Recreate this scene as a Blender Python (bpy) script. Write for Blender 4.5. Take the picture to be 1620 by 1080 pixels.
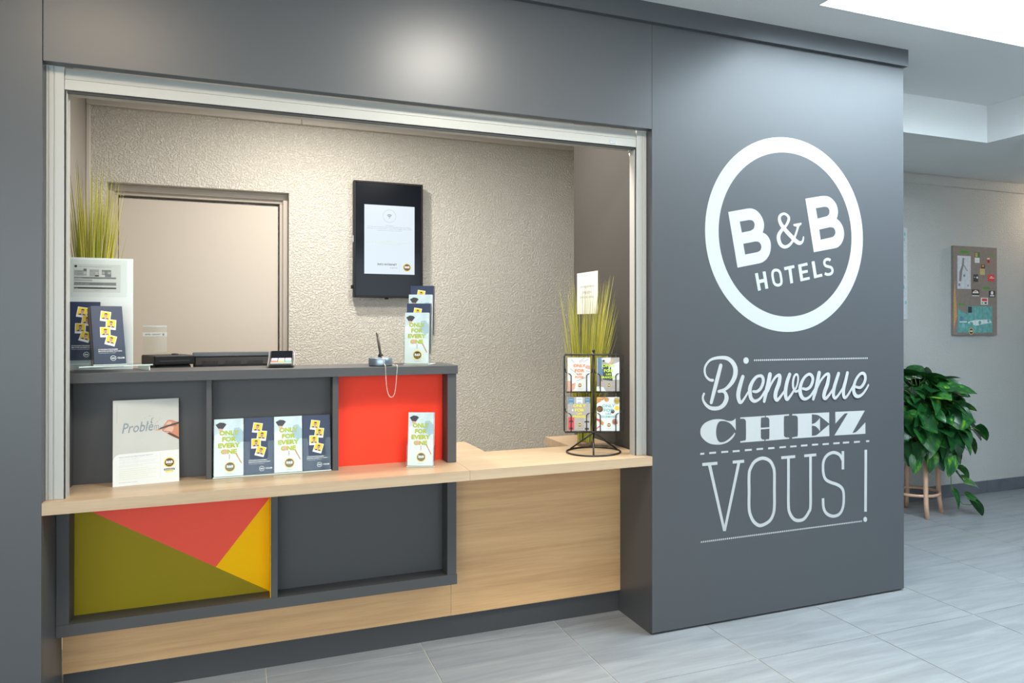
import bpy, bmesh, math, random
from mathutils import Vector, Matrix
R=math.radians
random.seed(7)
for o in list(bpy.data.objects): bpy.data.objects.remove(o)
scene=bpy.context.scene
COL=scene.collection

# ---------------------------------------------------------------- camera, world, lights, exposure
cam=bpy.data.cameras.new('camera'); camo=bpy.data.objects.new('camera',cam); COL.objects.link(camo)
camo.location=(-1.6132,-2.9090,1.335)
camo.rotation_euler=(math.pi/2+0.0029,0,-0.4048)
cam.sensor_fit='HORIZONTAL'; cam.sensor_width=36.0
cam.lens=36.0*1222.22/1620
cam.shift_x=-(907.15-810)/1620
cam.shift_y=-(540-507.91)/1620
cam.clip_start=0.05
scene.camera=camo
scene.cycles.transparent_max_bounces=32

scene.view_settings.view_transform='Standard'
scene.view_settings.look='None'
scene.view_settings.gamma=1.0
scene.view_settings.use_curve_mapping=False
scene.view_settings.exposure=0.0

w=bpy.data.worlds.new('world'); scene.world=w; w.use_nodes=True
bg=w.node_tree.nodes['Background']
bg.inputs['Color'].default_value=(0.78,0.91,1.0,1)
bg.inputs['Strength'].default_value=5.4

def area(name,loc,size,power,color,target=None,shape='DISK',spread=180):
    l=bpy.data.lights.new(name,'AREA'); l.shape=shape; l.size=size; l.energy=power; l.color=color; l.spread=R(spread)
    o=bpy.data.objects.new(name,l); COL.objects.link(o); o.location=loc
    if target is not None:
        d=Vector(target)-Vector(loc); o.rotation_euler=d.to_track_quat('-Z','Y').to_euler()
    return o
WARM=(1.0,0.78,0.55)
area('lobby_downlight',(-0.74,-1.00,2.69),0.34,36,(1.0,0.94,0.84))
area('lobby_downlight_left',(-2.2,-1.25,2.69),0.60,22,WARM)
area('booth_downlight',(-1.27,1.18,2.60),0.14,32,(1.0,0.94,0.85))
area('booth_downlight_front',(-0.6,0.42,2.60),0.30,30,(1.0,0.94,0.85))
area('corridor_downlight',(4.95,1.10,2.44),0.12,4.5,WARM,target=(4.2,1.42,2.12),spread=95)

# ---------------------------------------------------------------- materials
def lin(c):
    return tuple(((v/255)/12.92 if v/255<=0.04045 else ((v/255+0.055)/1.055)**2.4) for v in c)
MATS={}
def mat(name,rgb,rough=0.5,metal=0.0,spec=0.5,emit=None,estr=0.0,var=0.0,vscale=8.0,bump=0.0,bscale=60.0,coat=0.0):
    if name in MATS: return MATS[name]
    m=bpy.data.materials.new(name); m.use_nodes=True; nt=m.node_tree; N=nt.nodes; L=nt.links
    b=N['Principled BSDF']
    b.inputs['Base Color'].default_value=(*rgb,1); b.inputs['Roughness'].default_value=rough
    b.inputs['Metallic'].default_value=metal; b.inputs['Specular IOR Level'].default_value=spec
    b.inputs['Coat Weight'].default_value=coat
    if emit: b.inputs['Emission Color'].default_value=(*emit,1); b.inputs['Emission Strength'].default_value=estr
    tc=N.new('ShaderNodeTexCoord')
    if var>0:
        n=N.new('ShaderNodeTexNoise'); n.inputs['Scale'].default_value=vscale; n.inputs['Detail'].default_value=4
        L.new(tc.outputs['Object'],n.inputs['Vector'])
        r=N.new('ShaderNodeValToRGB'); r.color_ramp.elements[0].position=0.3; r.color_ramp.elements[1].position=0.7
        r.color_ramp.elements[0].color=(*[v*(1-var) for v in rgb],1); r.color_ramp.elements[1].color=(*[min(1,v*(1+var)) for v in rgb],1)
        L.new(n.outputs['Fac'],r.inputs['Fac']); L.new(r.outputs['Color'],b.inputs['Base Color'])
    if bump>0:
        n=N.new('ShaderNodeTexNoise'); n.inputs['Scale'].default_value=bscale; n.inputs['Detail'].default_value=3
        L.new(tc.outputs['Object'],n.inputs['Vector'])
        bp=N.new('ShaderNodeBump'); bp.inputs['Strength'].default_value=1.0; bp.inputs['Distance'].default_value=bump
        L.new(n.outputs['Fac'],bp.inputs['Height']); L.new(bp.outputs['Normal'],b.inputs['Normal'])
    MATS[name]=m; return m
def stucco(name,rgb,dist,scale):
    m=mat(name,rgb,rough=0.85,spec=0.25); nt=m.node_tree; N=nt.nodes; L=nt.links; b=N['Principled BSDF']
    tc=N.new('ShaderNodeTexCoord')
    n1=N.new('ShaderNodeTexNoise'); n1.inputs['Scale'].default_value=scale; n1.inputs['Detail'].default_value=2.5; n1.inputs['Distortion'].default_value=0.6
    L.new(tc.outputs['Object'],n1.inputs['Vector'])
    r=N.new('ShaderNodeValToRGB'); r.color_ramp.elements[0].position=0.42; r.color_ramp.elements[1].position=0.62
    L.new(n1.outputs['Fac'],r.inputs['Fac'])
    bp=N.new('ShaderNodeBump'); bp.inputs['Strength'].default_value=1.0; bp.inputs['Distance'].default_value=dist
    L.new(r.outputs['Color'],bp.inputs['Height']); L.new(bp.outputs['Normal'],b.inputs['Normal'])
    return m
def wood(name,ca,cb,sx,sy,sz,rough=0.42):
    m=bpy.data.materials.new(name); m.use_nodes=True; nt=m.node_tree; N=nt.nodes; L=nt.links; b=N['Principled BSDF']
    tc=N.new('ShaderNodeTexCoord'); mp=N.new('ShaderNodeMapping'); mp.inputs['Scale'].default_value=(sx,sy,sz)
    L.new(tc.outputs['Object'],mp.inputs['Vector'])
    n=N.new('ShaderNodeTexNoise'); n.inputs['Scale'].default_value=1.0; n.inputs['Detail'].default_value=6; n.inputs['Roughness'].default_value=0.6; n.inputs['Distortion'].default_value=0.4
    L.new(mp.outputs['Vector'],n.inputs['Vector'])
    mp2=N.new('ShaderNodeMapping'); mp2.inputs['Scale'].default_value=(sx*8,sy*7,sz*7); L.new(tc.outputs['Object'],mp2.inputs['Vector'])
    n2=N.new('ShaderNodeTexNoise'); n2.inputs['Scale'].default_value=1.0; n2.inputs['Detail'].default_value=2; L.new(mp2.outputs['Vector'],n2.inputs['Vector'])
    mx=N.new('ShaderNodeMath'); mx.operation='MULTIPLY_ADD'; mx.inputs[1].default_value=0.3; L.new(n2.outputs['Fac'],mx.inputs[0]); L.new(n.outputs['Fac'],mx.inputs[2])
    r=N.new('ShaderNodeValToRGB'); e=r.color_ramp.elements; e[0].position=0.42; e[1].position=0.86; e[0].color=(*ca,1); e[1].color=(*cb,1)
    L.new(mx.outputs[0],r.inputs['Fac']); L.new(r.outputs['Color'],b.inputs['Base Color'])
    b.inputs['Roughness'].default_value=rough
    MATS[name]=m; return m
def clear(name,tint=(0.97,0.99,0.98),ior=1.33):
    m=bpy.data.materials.new(name); m.use_nodes=True; nt=m.node_tree; N=nt.nodes; L=nt.links
    for n in list(N): N.remove(n)
    o=N.new('ShaderNodeOutputMaterial'); t=N.new('ShaderNodeBsdfTransparent'); t.inputs['Color'].default_value=(*tint,1)
    g=N.new('ShaderNodeBsdfGlossy'); g.inputs['Roughness'].default_value=0.06
    f=N.new('ShaderNodeFresnel'); f.inputs['IOR'].default_value=ior+0.06
    ge=N.new('ShaderNodeNewGeometry'); iv=N.new('ShaderNodeMath'); iv.operation='SUBTRACT'; iv.inputs[0].default_value=1.0; L.new(ge.outputs['Backfacing'],iv.inputs[1]); mu=N.new('ShaderNodeMath'); mu.operation='MULTIPLY'; L.new(f.outputs[0],mu.inputs[0]); L.new(iv.outputs[0],mu.inputs[1]); mx=N.new('ShaderNodeMixShader'); L.new(mu.outputs[0],mx.inputs[0]); L.new(t.outputs[0],mx.inputs[1]); L.new(g.outputs[0],mx.inputs[2]); L.new(mx.outputs[0],o.inputs['Surface'])
    MATS[name]=m; return m
def tile_mat(name,rgb,var):
    m=bpy.data.materials.new(name); m.use_nodes=True; nt=m.node_tree; N=nt.nodes; L=nt.links; b=N['Principled BSDF']
    tc=N.new('ShaderNodeTexCoord'); oi=N.new('ShaderNodeObjectInfo')
    va=N.new('ShaderNodeVectorMath'); va.operation='ADD'
    cx=N.new('ShaderNodeCombineXYZ'); mm=N.new('ShaderNodeMath'); mm.operation='MULTIPLY'; mm.inputs[1].default_value=37.0
    L.new(oi.outputs['Random'],mm.inputs[0]); L.new(mm.outputs[0],cx.inputs[0]); L.new(mm.outputs[0],cx.inputs[1])
    L.new(tc.outputs['Object'],va.inputs[0]); L.new(cx.outputs[0],va.inputs[1])
    mp=N.new('ShaderNodeMapping'); mp.inputs['Scale'].default_value=(1.6,13,1); L.new(va.outputs[0],mp.inputs['Vector'])
    n=N.new('ShaderNodeTexNoise'); n.inputs['Scale'].default_value=1.3; n.inputs['Detail'].default_value=7; n.inputs['Roughness'].default_value=0.62; n.inputs['Distortion'].default_value=0.5
    L.new(mp.outputs['Vector'],n.inputs['Vector'])
    r=N.new('ShaderNodeValToRGB'); e=r.color_ramp.elements; e[0].position=0.32; e[1].position=0.72
    e[0].color=(*[v*(1-var) for v in rgb],1); e[1].color=(*[v*(1+var) for v in rgb],1)
    L.new(n.outputs['Fac'],r.inputs['Fac']); L.new(r.outputs['Color'],b.inputs['Base Color'])
    b.inputs['Roughness'].default_value=0.38; b.inputs['Specular IOR Level'].default_value=0.45
    MATS[name]=m; return m

M_PANEL=mat('anthracite_laminate',(0.072,0.076,0.082),rough=0.36,spec=0.5)
M_UNIT=mat('anthracite_board',(0.066,0.065,0.066),rough=0.5,spec=0.4)
M_PLINTH=mat('anthracite_plinth',(0.055,0.055,0.057),rough=0.4,spec=0.4)
M_WHITE_VINYL=mat('white_vinyl',(0.45,0.46,0.452),rough=0.55,spec=0.25)
M_ALU=mat('brushed_aluminium_paint',(0.405,0.405,0.375),rough=0.36,spec=0.5)
M_DARKGAP=mat('black_rubber',(0.02,0.02,0.02),rough=0.6)
M_REVEAL=mat('grey_reveal_board',(0.064,0.059,0.054),rough=0.6,spec=0.2)
M_OAKTOP=wood('oak_worktop',(0.42,0.295,0.18),(0.545,0.405,0.26),1.1,16,30,0.36)
M_OAKFRONT=wood('oak_front',(0.53,0.29,0.125),(0.72,0.43,0.20),0.9,14,22,0.42)
M_STUCCO=stucco('booth_stucco',(0.66,0.625,0.56),0.0042,98)
M_STUCCO2=stucco('lobby_stucco',(0.52,0.52,0.50),0.003,110)
M_CEIL=mat('ceiling_plaster',(0.74,0.75,0.74),rough=0.9,spec=0.2,bump=0.0015,bscale=160)
M_PAINT=mat('booth_trim_paint',(0.60,0.55,0.49),rough=0.5)
M_DOOR=mat('door_paint',(0.56,0.50,0.43),rough=0.45)
M_FRAME=mat('door_frame_paint',(0.50,0.44,0.38),rough=0.45)
M_TILE=tile_mat('grey_stone_tile',(0.275,0.29,0.30),0.20)
M_GROUT=mat('pale_grout',(0.58,0.56,0.50),rough=0.9)
M_SKIRT=mat('slate_skirting_tile',(0.11,0.12,0.14),rough=0.4,var=0.2)
M_RED=mat('red_laminate',(0.95,0.055,0.022),rough=0.5,spec=0.2)
M_CORAL=mat('coral_laminate',(0.90,0.095,0.055),rough=0.5,spec=0.2)
M_OLIVE=mat('olive_laminate',(0.30,0.22,0.006),rough=0.5,spec=0.15)
M_YELLOW=mat('yellow_laminate',(1.0,0.52,0.0),rough=0.5,spec=0.10)
M_PAPER=mat('white_paper',(0.68,0.69,0.66),rough=0.6)
M_WBOARD=mat('white_board_plastic',(0.78,0.82,0.79),rough=0.4)
M_CLEAR=clear('clear_acrylic')
M_FILM=clear('clear_film',(0.96,0.97,0.96),1.12)
M_EDGE=mat('acrylic_edge',(0.62,0.72,0.68),rough=0.2)
M_BLACK=mat('black_plastic',(0.012,0.012,0.013),rough=0.42,spec=0.22)
M_BLACK2=mat('matte_black_plastic',(0.018,0.018,0.019),rough=0.6,spec=0.2)
M_GLOSS=mat('black_screen_glass',(0.008,0.010,0.014),rough=0.12,spec=0.13)
M_WIRE=mat('black_wire',(0.012,0.012,0.012),rough=0.35)
M_CHROME=mat('brushed_steel',(0.55,0.58,0.60),rough=0.25,metal=1.0)
M_NAVY=mat('navy_ink',(0.016,0.028,0.072),rough=0.4)
M_INKW=mat('white_ink',(0.82,0.82,0.80),rough=0.5)
M_INKY=mat('yellow_ink',(0.80,0.58,0.01),rough=0.5)
M_SKIN=mat('skin_ink',(0.62,0.37,0.27),rough=0.5)
M_SKIN2=mat('hand_ink',(0.52,0.21,0.11),rough=0.5)
M_HAIR=mat('dark_hair_ink',(0.025,0.018,0.015),rough=0.5)
M_LIME=mat('lime_ink',(0.40,0.47,0.01),rough=0.5)
M_LIME2=mat('bright_lime_ink',(0.55,0.80,0.01),rough=0.5)
M_BROWN=mat('brown_ink',(0.085,0.035,0.015),rough=0.5)
M_PALE=mat('pale_blue_ink',(0.54,0.66,0.68),rough=0.5,var=0.10,vscale=22)
M_PALE2=mat('soft_blue_ink',(0.33,0.48,0.52),rough=0.5,var=0.1,vscale=30)
M_PALEW=mat('misty_white_ink',(0.69,0.74,0.73),rough=0.5)
M_INKG=mat('grey_ink',(0.20,0.20,0.20),rough=0.5)
M_INKG2=mat('light_grey_ink',(0.42,0.41,0.40),rough=0.5)
M_INKD=mat('charcoal_ink',(0.04,0.04,0.045),rough=0.5)
M_INKO=mat('orange_ink',(0.78,0.20,0.03),rough=0.5)
M_INKT=mat('teal_ink',(0.08,0.42,0.42),rough=0.5)
M_INKYB=mat('vivid_yellow_ink',(0.85,0.72,0.01),rough=0.5)
M_ASPH=mat('asphalt_ink',(0.38,0.36,0.33),rough=0.5,var=0.08,vscale=90)
M_INKR=mat('red_ink',(0.62,0.06,0.06),rough=0.5)
M_INKB=mat('steel_blue_ink',(0.10,0.20,0.30),rough=0.5)
M_SKY=mat('sky_blue_ink',(0.22,0.45,0.55),rough=0.5)
M_FOOD=mat('biscuit_ink',(0.55,0.28,0.10),rough=0.5,var=0.35,vscale=120)
M_PAGES=mat('page_edges',(0.30,0.27,0.25),rough=0.7,var=0.6,vscale=300)
M_PAGESW=mat('white_page_edges',(0.70,0.70,0.66),rough=0.7,var=0.15,vscale=300)
M_GREYTOP=mat('poster_grey_ink',(0.49,0.485,0.44),rough=0.5,var=0.06,vscale=6)
M_SLATE=mat('pencil_ink',(0.20,0.24,0.25),rough=0.5)
M_PLANT=None

# ---------------------------------------------------------------- mesh builder
class MB:
    def __init__(s): s.bm=bmesh.new()
    def box(s,x0,x1,y0,y1,z0,z1,mi=0,bev=0.0,seg=1):
        b2=bmesh.new(); r=bmesh.ops.create_cube(b2,size=1.0)
        for v in b2.verts: v.co=Vector(((x0+x1)/2+v.co.x*(x1-x0),(y0+y1)/2+v.co.y*(y1-y0),(z0+z1)/2+v.co.z*(z1-z0)))
        if bev>0: bmesh.ops.bevel(b2,geom=list(b2.edges),offset=bev,segments=seg,affect='EDGES',profile=0.5)
        s._add(b2,mi); return s
    def _add(s,b2,mi=0,M=None,smooth=False):
        mp={}
        for v in b2.verts: mp[v]=s.bm.verts.new(M@v.co if M else v.co)
        for f in b2.faces:
            try:
                nf=s.bm.faces.new([mp[v] for v in f.verts]); nf.material_index=mi; nf.smooth=smooth
            except ValueError: pass
        b2.free()
    def prism(s,poly,axis,a0,a1,mi=0):
        # poly: 2d points in the two remaining axes order (x,y,z without axis)
        def P(p,a):
            if axis=='z': return (p[0],p[1],a)
            if axis=='y': return (p[0],a,p[1])
            return (a,p[0],p[1])
        A=[s.bm.verts.new(P(p,a0)) for p in poly]; B=[s.bm.verts.new(P(p,a1)) for p in poly]; n=len(poly)
        for f in (list(reversed(A)),B): 
            nf=s.bm.faces.new(f); nf.material_index=mi
        for i in range(n):
            nf=s.bm.faces.new((A[i],A[(i+1)%n],B[(i+1)%n],B[i])); nf.material_index=mi
        return s
    def tube(s,pts,r,seg=8,mi=0,closed=False,smooth=True):
        P=[Vector(p) for p in pts]; n=len(P); rings=[]
        rr=r if isinstance(r,(list,tuple)) else [r]*n
        up=None
        for i in range(n):
            a=P[i-1] if (i>0 or closed) else P[i]; b=P[(i+1)%n] if (i<n-1 or closed) else P[i]
            t=(b-a).normalized()
            if up is None:
                up=Vector((0,0,1)) if abs(t.z)<0.9 else Vector((1,0,0))
            u=(up-t*up.dot(t))
            if u.length<1e-6: u=t.orthogonal()
            u.normalize(); up=u; v=t.cross(u)
            rings.append([s.bm.verts.new(P[i]+(u*math.cos(2*math.pi*k/seg)+v*math.sin(2*math.pi*k/seg))*rr[i]) for k in range(seg)])
        for i in range(n if closed else n-1):
            A=rings[i]; B=rings[(i+1)%n]
            for k in range(seg):
                f=s.bm.faces.new((A[k],A[(k+1)%seg],B[(k+1)%seg],B[k])); f.material_index=mi; f.smooth=smooth
        if not closed:
            f=s.bm.faces.new(list(reversed(rings[0]))); f.material_index=mi
            f=s.bm.faces.new(rings[-1]); f.material_index=mi
        return s
    def lathe(s,prof,c=(0,0,0),seg=24,mi=0,smooth=True):
        rings=[]
        for r,z in prof:
            if r<1e-6: rings.append([s.bm.verts.new((c[0],c[1],c[2]+z))])
            else: rings.append([s.bm.verts.new((c[0]+r*math.cos(2*math.pi*k/seg),c[1]+r*math.sin(2*math.pi*k/seg),c[2]+z)) for k in range(seg)])
        for A,B in zip(rings,rings[1:]):
            for k in range(seg):
                a,b=A[k%len(A)],A[(k+1)%len(A)]; c_,d=B[(k+1)%len(B)],B[k%len(B)]
                vs=[]
                for q in (a,b,c_,d):
                    if q not in vs: vs.append(q)
                if len(vs)>=3:
                    try:
                        f=s.bm.faces.new(vs); f.material_index=mi; f.smooth=smooth
                    except ValueError: pass
        return s
    def sphere(s,c,r,seg=8,mi=0,sc=(1,1,1)):
        b2=bmesh.new(); bmesh.ops.create_uvsphere(b2,u_segments=seg,v_segments=max(4,seg//2+1),radius=1)
        M=Matrix.Translation(c)@Matrix.Diagonal((r*sc[0],r*sc[1],r*sc[2],1))
        s._add(b2,mi,M,True); return s
    # flat print helpers: XZ plane, seen from -Y, layer k stands k*0.00022 proud
    def flat(s,pts,layer=1,mi=0):
        y=-layer*0.00022
        f=s.bm.faces.new([s.bm.verts.new((p[0],y,p[1])) for p in pts]); f.material_index=mi
        f.normal_update()
        if f.normal.y>0: f.normal_flip()
        return s
    def rect(s,x0,x1,z0,z1,layer=1,mi=0,rot=0):
        cx,cz=(x0+x1)/2,(z0+z1)/2; c,d=math.cos(rot),math.sin(rot)
        return s.flat([(cx+(x-cx)*c-(z-cz)*d,cz+(x-cx)*d+(z-cz)*c) for x,z in ((x0,z0),(x1,z0),(x1,z1),(x0,z1))],layer,mi)
    def disc(s,cx,cz,rx,rz=None,layer=1,mi=0,n=20,a0=0,a1=2*math.pi):
        rz=rz or rx; full=abs(a1-a0-2*math.pi)<1e-6
        return s.flat([(cx+rx*math.cos(a0+(a1-a0)*k/(n if full else n-1)),cz+rz*math.sin(a0+(a1-a0)*k/(n if full else n-1))) for k in range(n)],layer,mi)
    def ring(s,cx,cz,r0,r1,layer=1,mi=0,n=24,a0=0,a1=2*math.pi):
        y=-layer*0.00022
        for k in range(n):
            t0=a0+(a1-a0)*k/n; t1=a0+(a1-a0)*(k+1)/n
            f=s.bm.faces.new([s.bm.verts.new((cx+r*math.cos(t),y,cz+r*math.sin(t))) for r,t in ((r0,t0),(r1,t0),(r1,t1),(r0,t1))]); f.material_index=mi
            f.normal_update()
            if f.normal.y>0: f.normal_flip()
        return s
    def text(s,txt,x,z,size,layer=2,mi=0,bold=0.0,align='CENTER',rot=0,xs=1.0,shear=0.0,width=None):
        me=text_mesh(txt,size,bold*size,align,shear)
        if width:
            xsv=[v.co.x for v in me.vertices]; xs=width/max(1e-6,(max(xsv)-min(xsv)))
        c,d=math.cos(rot),math.sin(rot); y=-layer*0.00022
        vs=[]
        for v in me.vertices:
            px,pz=v.co.x*xs,v.co.y; vs.append(s.bm.verts.new((x+px*c-pz*d,y,z+px*d+pz*c)))
        for p in me.polygons:
            try:
                f=s.bm.faces.new([vs[i] for i in p.vertices]); f.material_index=mi
            except ValueError: pass
        return s
    def xform(s,M): bmesh.ops.transform(s.bm,matrix=M,verts=s.bm.verts); return s
    def build(s,name,mats,parent=None,world=True,loc=None,rot=None,mesh_only=False,flip=True):
        me=bpy.data.meshes.new(name)
        if flip: bmesh.ops.recalc_face_normals(s.bm,faces=s.bm.faces)
        if parent is not None and world:
            wl=wloc(parent)
            for v in s.bm.verts: v.co-=wl
        s.bm.to_mesh(me); s.bm.free()
        for m in (mats if isinstance(mats,(list,tuple)) else [mats]): me.materials.append(m)
        if mesh_only: return me
        o=bpy.data.objects.new(name,me); COL.objects.link(o)
        if parent is not None: o.parent=parent
        if loc is not None: o.location=loc
        if rot is not None: o.rotation_euler=rot
        return o
def wloc(o):
    v=Vector((0,0,0))
    while o is not None: v+=o.location; o=o.parent
    return v
_TX={}
def text_mesh(txt,size,bold,align,shear=0.0):
    key=(txt,round(size,5),round(bold,6),align,shear)
    if key in _TX: return _TX[key]
    cu=bpy.data.curves.new('lettering','FONT'); cu.body=txt; cu.size=size; cu.offset=bold; cu.align_x=align; cu.resolution_u=2; cu.shear=shear
    ob=bpy.data.objects.new('lettering',cu); COL.objects.link(ob)
    dg=bpy.context.evaluated_depsgraph_get(); dg.update()
    me=bpy.data.meshes.new_from_object(ob.evaluated_get(dg))
    bpy.data.objects.remove(ob); bpy.data.curves.remove(cu)
    _TX[key]=me; return me
def thing(name,label,cat,loc=(0,0,0),rot=(0,0,0),group=None):
    o=bpy.data.objects.new(name,None); COL.objects.link(o); o.location=loc; o.rotation_euler=rot; o.empty_display_size=0.05
    return tag(o,label,cat,group)
def tag(o,label,cat,group=None):
    o['label']=label; o['category']=cat
    if group: o['group']=group
    return o
def struct(o): o['kind']='structure'; return o
def stuff(o): o['kind']='stuff'; return o
def copy_obj(o,parent=None,loc=None,rot=None):
    c=o.copy(); COL.objects.link(c)
    if parent is not None: c.parent=parent
    if loc is not None: c.location=loc
    if rot is not None: c.rotation_euler=rot
    return c
# ---------------------------------------------------------------- the setting
L0=-2.196            # left pillar reveal
ZL=2.168             # underside of the lintel
ZT=2.70              # ceiling
# floor slab with stone tiles
fl=struct(MB().box(-6.5,6.5,-6.0,2.3,-0.12,-0.0025).build('floor',M_GROUT))
b=MB(); b.box(-0.2982,0.2982,-0.2982,0.2982,-0.002,0.0,bev=0.0008); tile_me=b.build('floor_tile',M_TILE,mesh_only=True)
for i in range(-7,10):
    for j in range(-8,3):
        x=0.272+0.6*i+0.3; y=0.23+0.6*j-0.3
        if y>1.3 and x<1.4: continue
        if y>0.7 and x<1.1: continue
        o=bpy.data.objects.new('floor_tile',tile_me); COL.objects.link(o); o.parent=fl; o.location=(x,y,0)

# ceiling with the skylight shaft
SX0,SX1,SY0,SY1=0.662,2.60,-1.95,-0.283
b=MB()
b.box(-6.5,SX0,-6.0,0.02,ZT,ZT+0.25); b.box(SX1,2.684,-6.0,0.02,ZT,ZT+0.25)
b.box(SX0,SX1,SY1,0.02,ZT,ZT+0.25); b.box(SX0,SX1,-6.0,SY0,ZT,ZT+0.25)
b.box(1.435,2.684,0.02,0.524,ZT,ZT+0.25)
b.box(2.684,6.5,-6.0,1.45,2.468,ZT+0.25); b.box(1.435,2.684,0.524,1.45,2.468,ZT+0.25)
b.box(-2.5,1.435,0.05,2.1,2.625,ZT+0.25)
struct(b.build('ceiling',M_CEIL))

# translucent dome panel that closes the skylight shaft
sky=MB().box(SX0-0.05,SX1+0.05,SY0-0.05,SY1+0.05,ZT+0.25,ZT+0.28).build('window_2',mat('skylight_dome',(0.8,0.8,0.8),rough=0.4,emit=(0.74,0.89,1.0),estr=16.0)); struct(sky)

# facade wall: cores behind the laminate panels
b=MB()
b.box(-6.5,L0,0.018,0.30,0,ZT)                       # left of the opening
b.box(0.0,1.433,0.018,0.84,0,ZT)                      # column with the lettering
b.box(L0,0.0,0.018,0.045,ZL,ZT)                       # lintel
wf=struct(b.build('wall_front',M_PANEL))
for x0,x1,z0,z1 in ((-3.4,L0-0.0005,0.006,2.66),(L0+0.0015,-0.0012,ZL,2.66),(0.0,1.435,0.009,2.66),(-4.6,-3.402,0.006,2.66)):
    MB().box(x0,x1,0.0,0.018,z0,z1,bev=0.0006).build('panel',M_PANEL,wf)
# side board of the reveal inside the booth (greyer and lighter)
MB().box(-0.004,0.0,0.13,0.84,0.77,2.60).build('reveal_board',M_REVEAL,wf)
struct(MB().box(-6.5,1.441,-0.026,0.018,2.617,ZT).build('trim_1',M_PANEL))

# booth: back wall with the recessed doorway, left wall, right wall
YB=2.03; DX0,DX1,DZ=-2.303,-1.357,2.119
b=MB(); b.box(-2.5,DX0,YB,YB+0.16,0,2.7); b.box(DX1,1.45,YB,YB+0.16,0,2.7); b.box(DX0,DX1,YB,YB+0.16,DZ,2.7); b.box(-2.5,1.45,YB+0.16,YB+0.2,0,2.7)
struct(b.build('wall_back',M_STUCCO))
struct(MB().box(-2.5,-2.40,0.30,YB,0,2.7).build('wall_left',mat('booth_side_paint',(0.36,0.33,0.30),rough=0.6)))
struct(MB().box(1.40,1.434,0.84,YB+0.2,0,2.7).build('wall_right',M_STUCCO))
d=struct(MB().box(-2.2605,-1.413,YB+0.112,YB+0.150,0.005,2.05,bev=0.002).build('door_1',M_DOOR))
b=MB()
for (x0,x1,z0,z1) in ((DX0,-2.262,0,2.0615),(-1.406,DX1,0,2.0615),(DX0,DX1,2.062,DZ)):
    b.box(x0,x1,YB+0.085,YB+0.16,z0,z1,bev=0.003)
for (x0,x1,z0,z1) in ((DX0,-2.276,0,2.0815),(-1.388,DX1,0,2.0815),(DX0,DX1,2.082,DZ)):
    b.box(x0,x1,YB+0.062,YB+0.0845,z0,z1,bev=0.003)
b.build('door_frame',M_FRAME,d)
b=MB(); b.tube([(-1.485,YB+0.112,1.03),(-1.485,YB+0.07,1.03),(-1.60,YB+0.065,1.03)],0.009); b.build('door_handle',M_CHROME,d)
b=MB(); b.box(-2.40,-1.288,YB-0.028,YB,2.533,2.625,bev=0.004); struct(b.build('trim_2',M_PAINT))
b=MB(); b.box(-1.286,1.40,YB-0.028,YB,2.533,2.625,bev=0.004); struct(b.build('trim_3',M_PAINT))
b=MB(); b.box(-2.40,-2.378,YB-0.022,YB,0,2.533,bev=0.004); struct(b.build('trim_4',M_PAINT))

# lobby rear wall, right wall, rear skirting and moulding
YR=1.42
struct(MB().box(1.434,6.5,YR,YR+0.2,0,ZT).build('wall_rear',M_STUCCO2))
struct(MB().box(6.4,6.6,-6.0,YR,0,ZT).build('wall_far_right',M_STUCCO2))
struct(MB().box(-6.6,-6.4,-6.0,0.3,0,ZT).build('wall_far_left',M_STUCCO2))
b=MB(); b.box(1.435,6.4,YR-0.014,YR,2.386,2.458,bev=0.004); struct(b.build('trim_5',M_STUCCO2))
sk=struct(MB().box(1.435,6.4,YR-0.006,YR,0,0.097).build('baseboard_rear',M_GROUT))
for i in range(-4,5):
    x0=3.783+0.6*i
    if x0<1.36: continue
    MB().box(max(1.436,x0+0.0015),min(6.39,x0+0.5985),YR-0.013,YR-0.005,0.002,0.098,bev=0.001).build('skirting_tile',M_SKIRT,sk)
# glazed entrance behind the camera: wall piers and mullions with open glazing
b=MB(); b.box(-6.5,-6.2,-6.1,-5.9,0,ZT); b.box(1.2,6.5,-6.1,-5.9,0,ZT); b.box(-6.2,1.2,-6.1,-5.9,2.45,ZT); b.box(-6.2,1.2,-6.1,-5.9,0,0.45)
struct(b.build('wall_entrance',M_STUCCO2))
w1=MB()
for x in (-6.2,-4.4,-2.6,-0.8,1.14): w1.box(x,x+0.06,-6.03,-5.97,0.45,2.45)
w1=struct(w1.build('window_1',M_BLACK2))

# ---------------------------------------------------------------- roller shutter frame (aluminium)
t=thing('roller_shutter_frame','pale grey aluminium roller shutter frame around the counter opening','shutter',(L0,0.05,0.765))
def vprofile(x0,x1,grooves,y0,y1,z0,z1):
    b=MB(); xs=[x0]+[g for g in grooves]+[x1]; g=0.0012
    for i,(a,c) in enumerate(zip(xs,xs[1:])):
        b.box(a+(g if i else 0),c-(g if i<len(xs)-2 else 0),y0,y1,z0,z1,bev=0.0012)
    b.box(x0+0.001,x1-0.001,y0+0.003,y1+0.001,z0,z1)
    return b
ZO=0.7653
vprofile(L0,-2.146,[L0+0.007,L0+0.022],0.046,0.10,ZO,ZL).build('guide_rail',M_ALU,t)
vprofile(-0.050,-0.002,[-0.021,-0.008],0.046,0.10,ZO,ZL).build('guide_rail',M_ALU,t)
MB().box(-2.1445,-2.1425,0.052,0.094,ZO,2.095).build('rail_seal',M_DARKGAP,t)
MB().box(-2.1425,-2.1385,0.058,0.10,ZO,2.095).build('rail_lip',M_ALU,t)
MB().box(-0.0525,-0.0505,0.052,0.094,ZO,2.095).build('rail_seal',M_DARKGAP,t)
MB().box(-0.0565,-0.0525,0.058,0.10,ZO,2.088).build('rail_lip',M_ALU,t)
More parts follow.
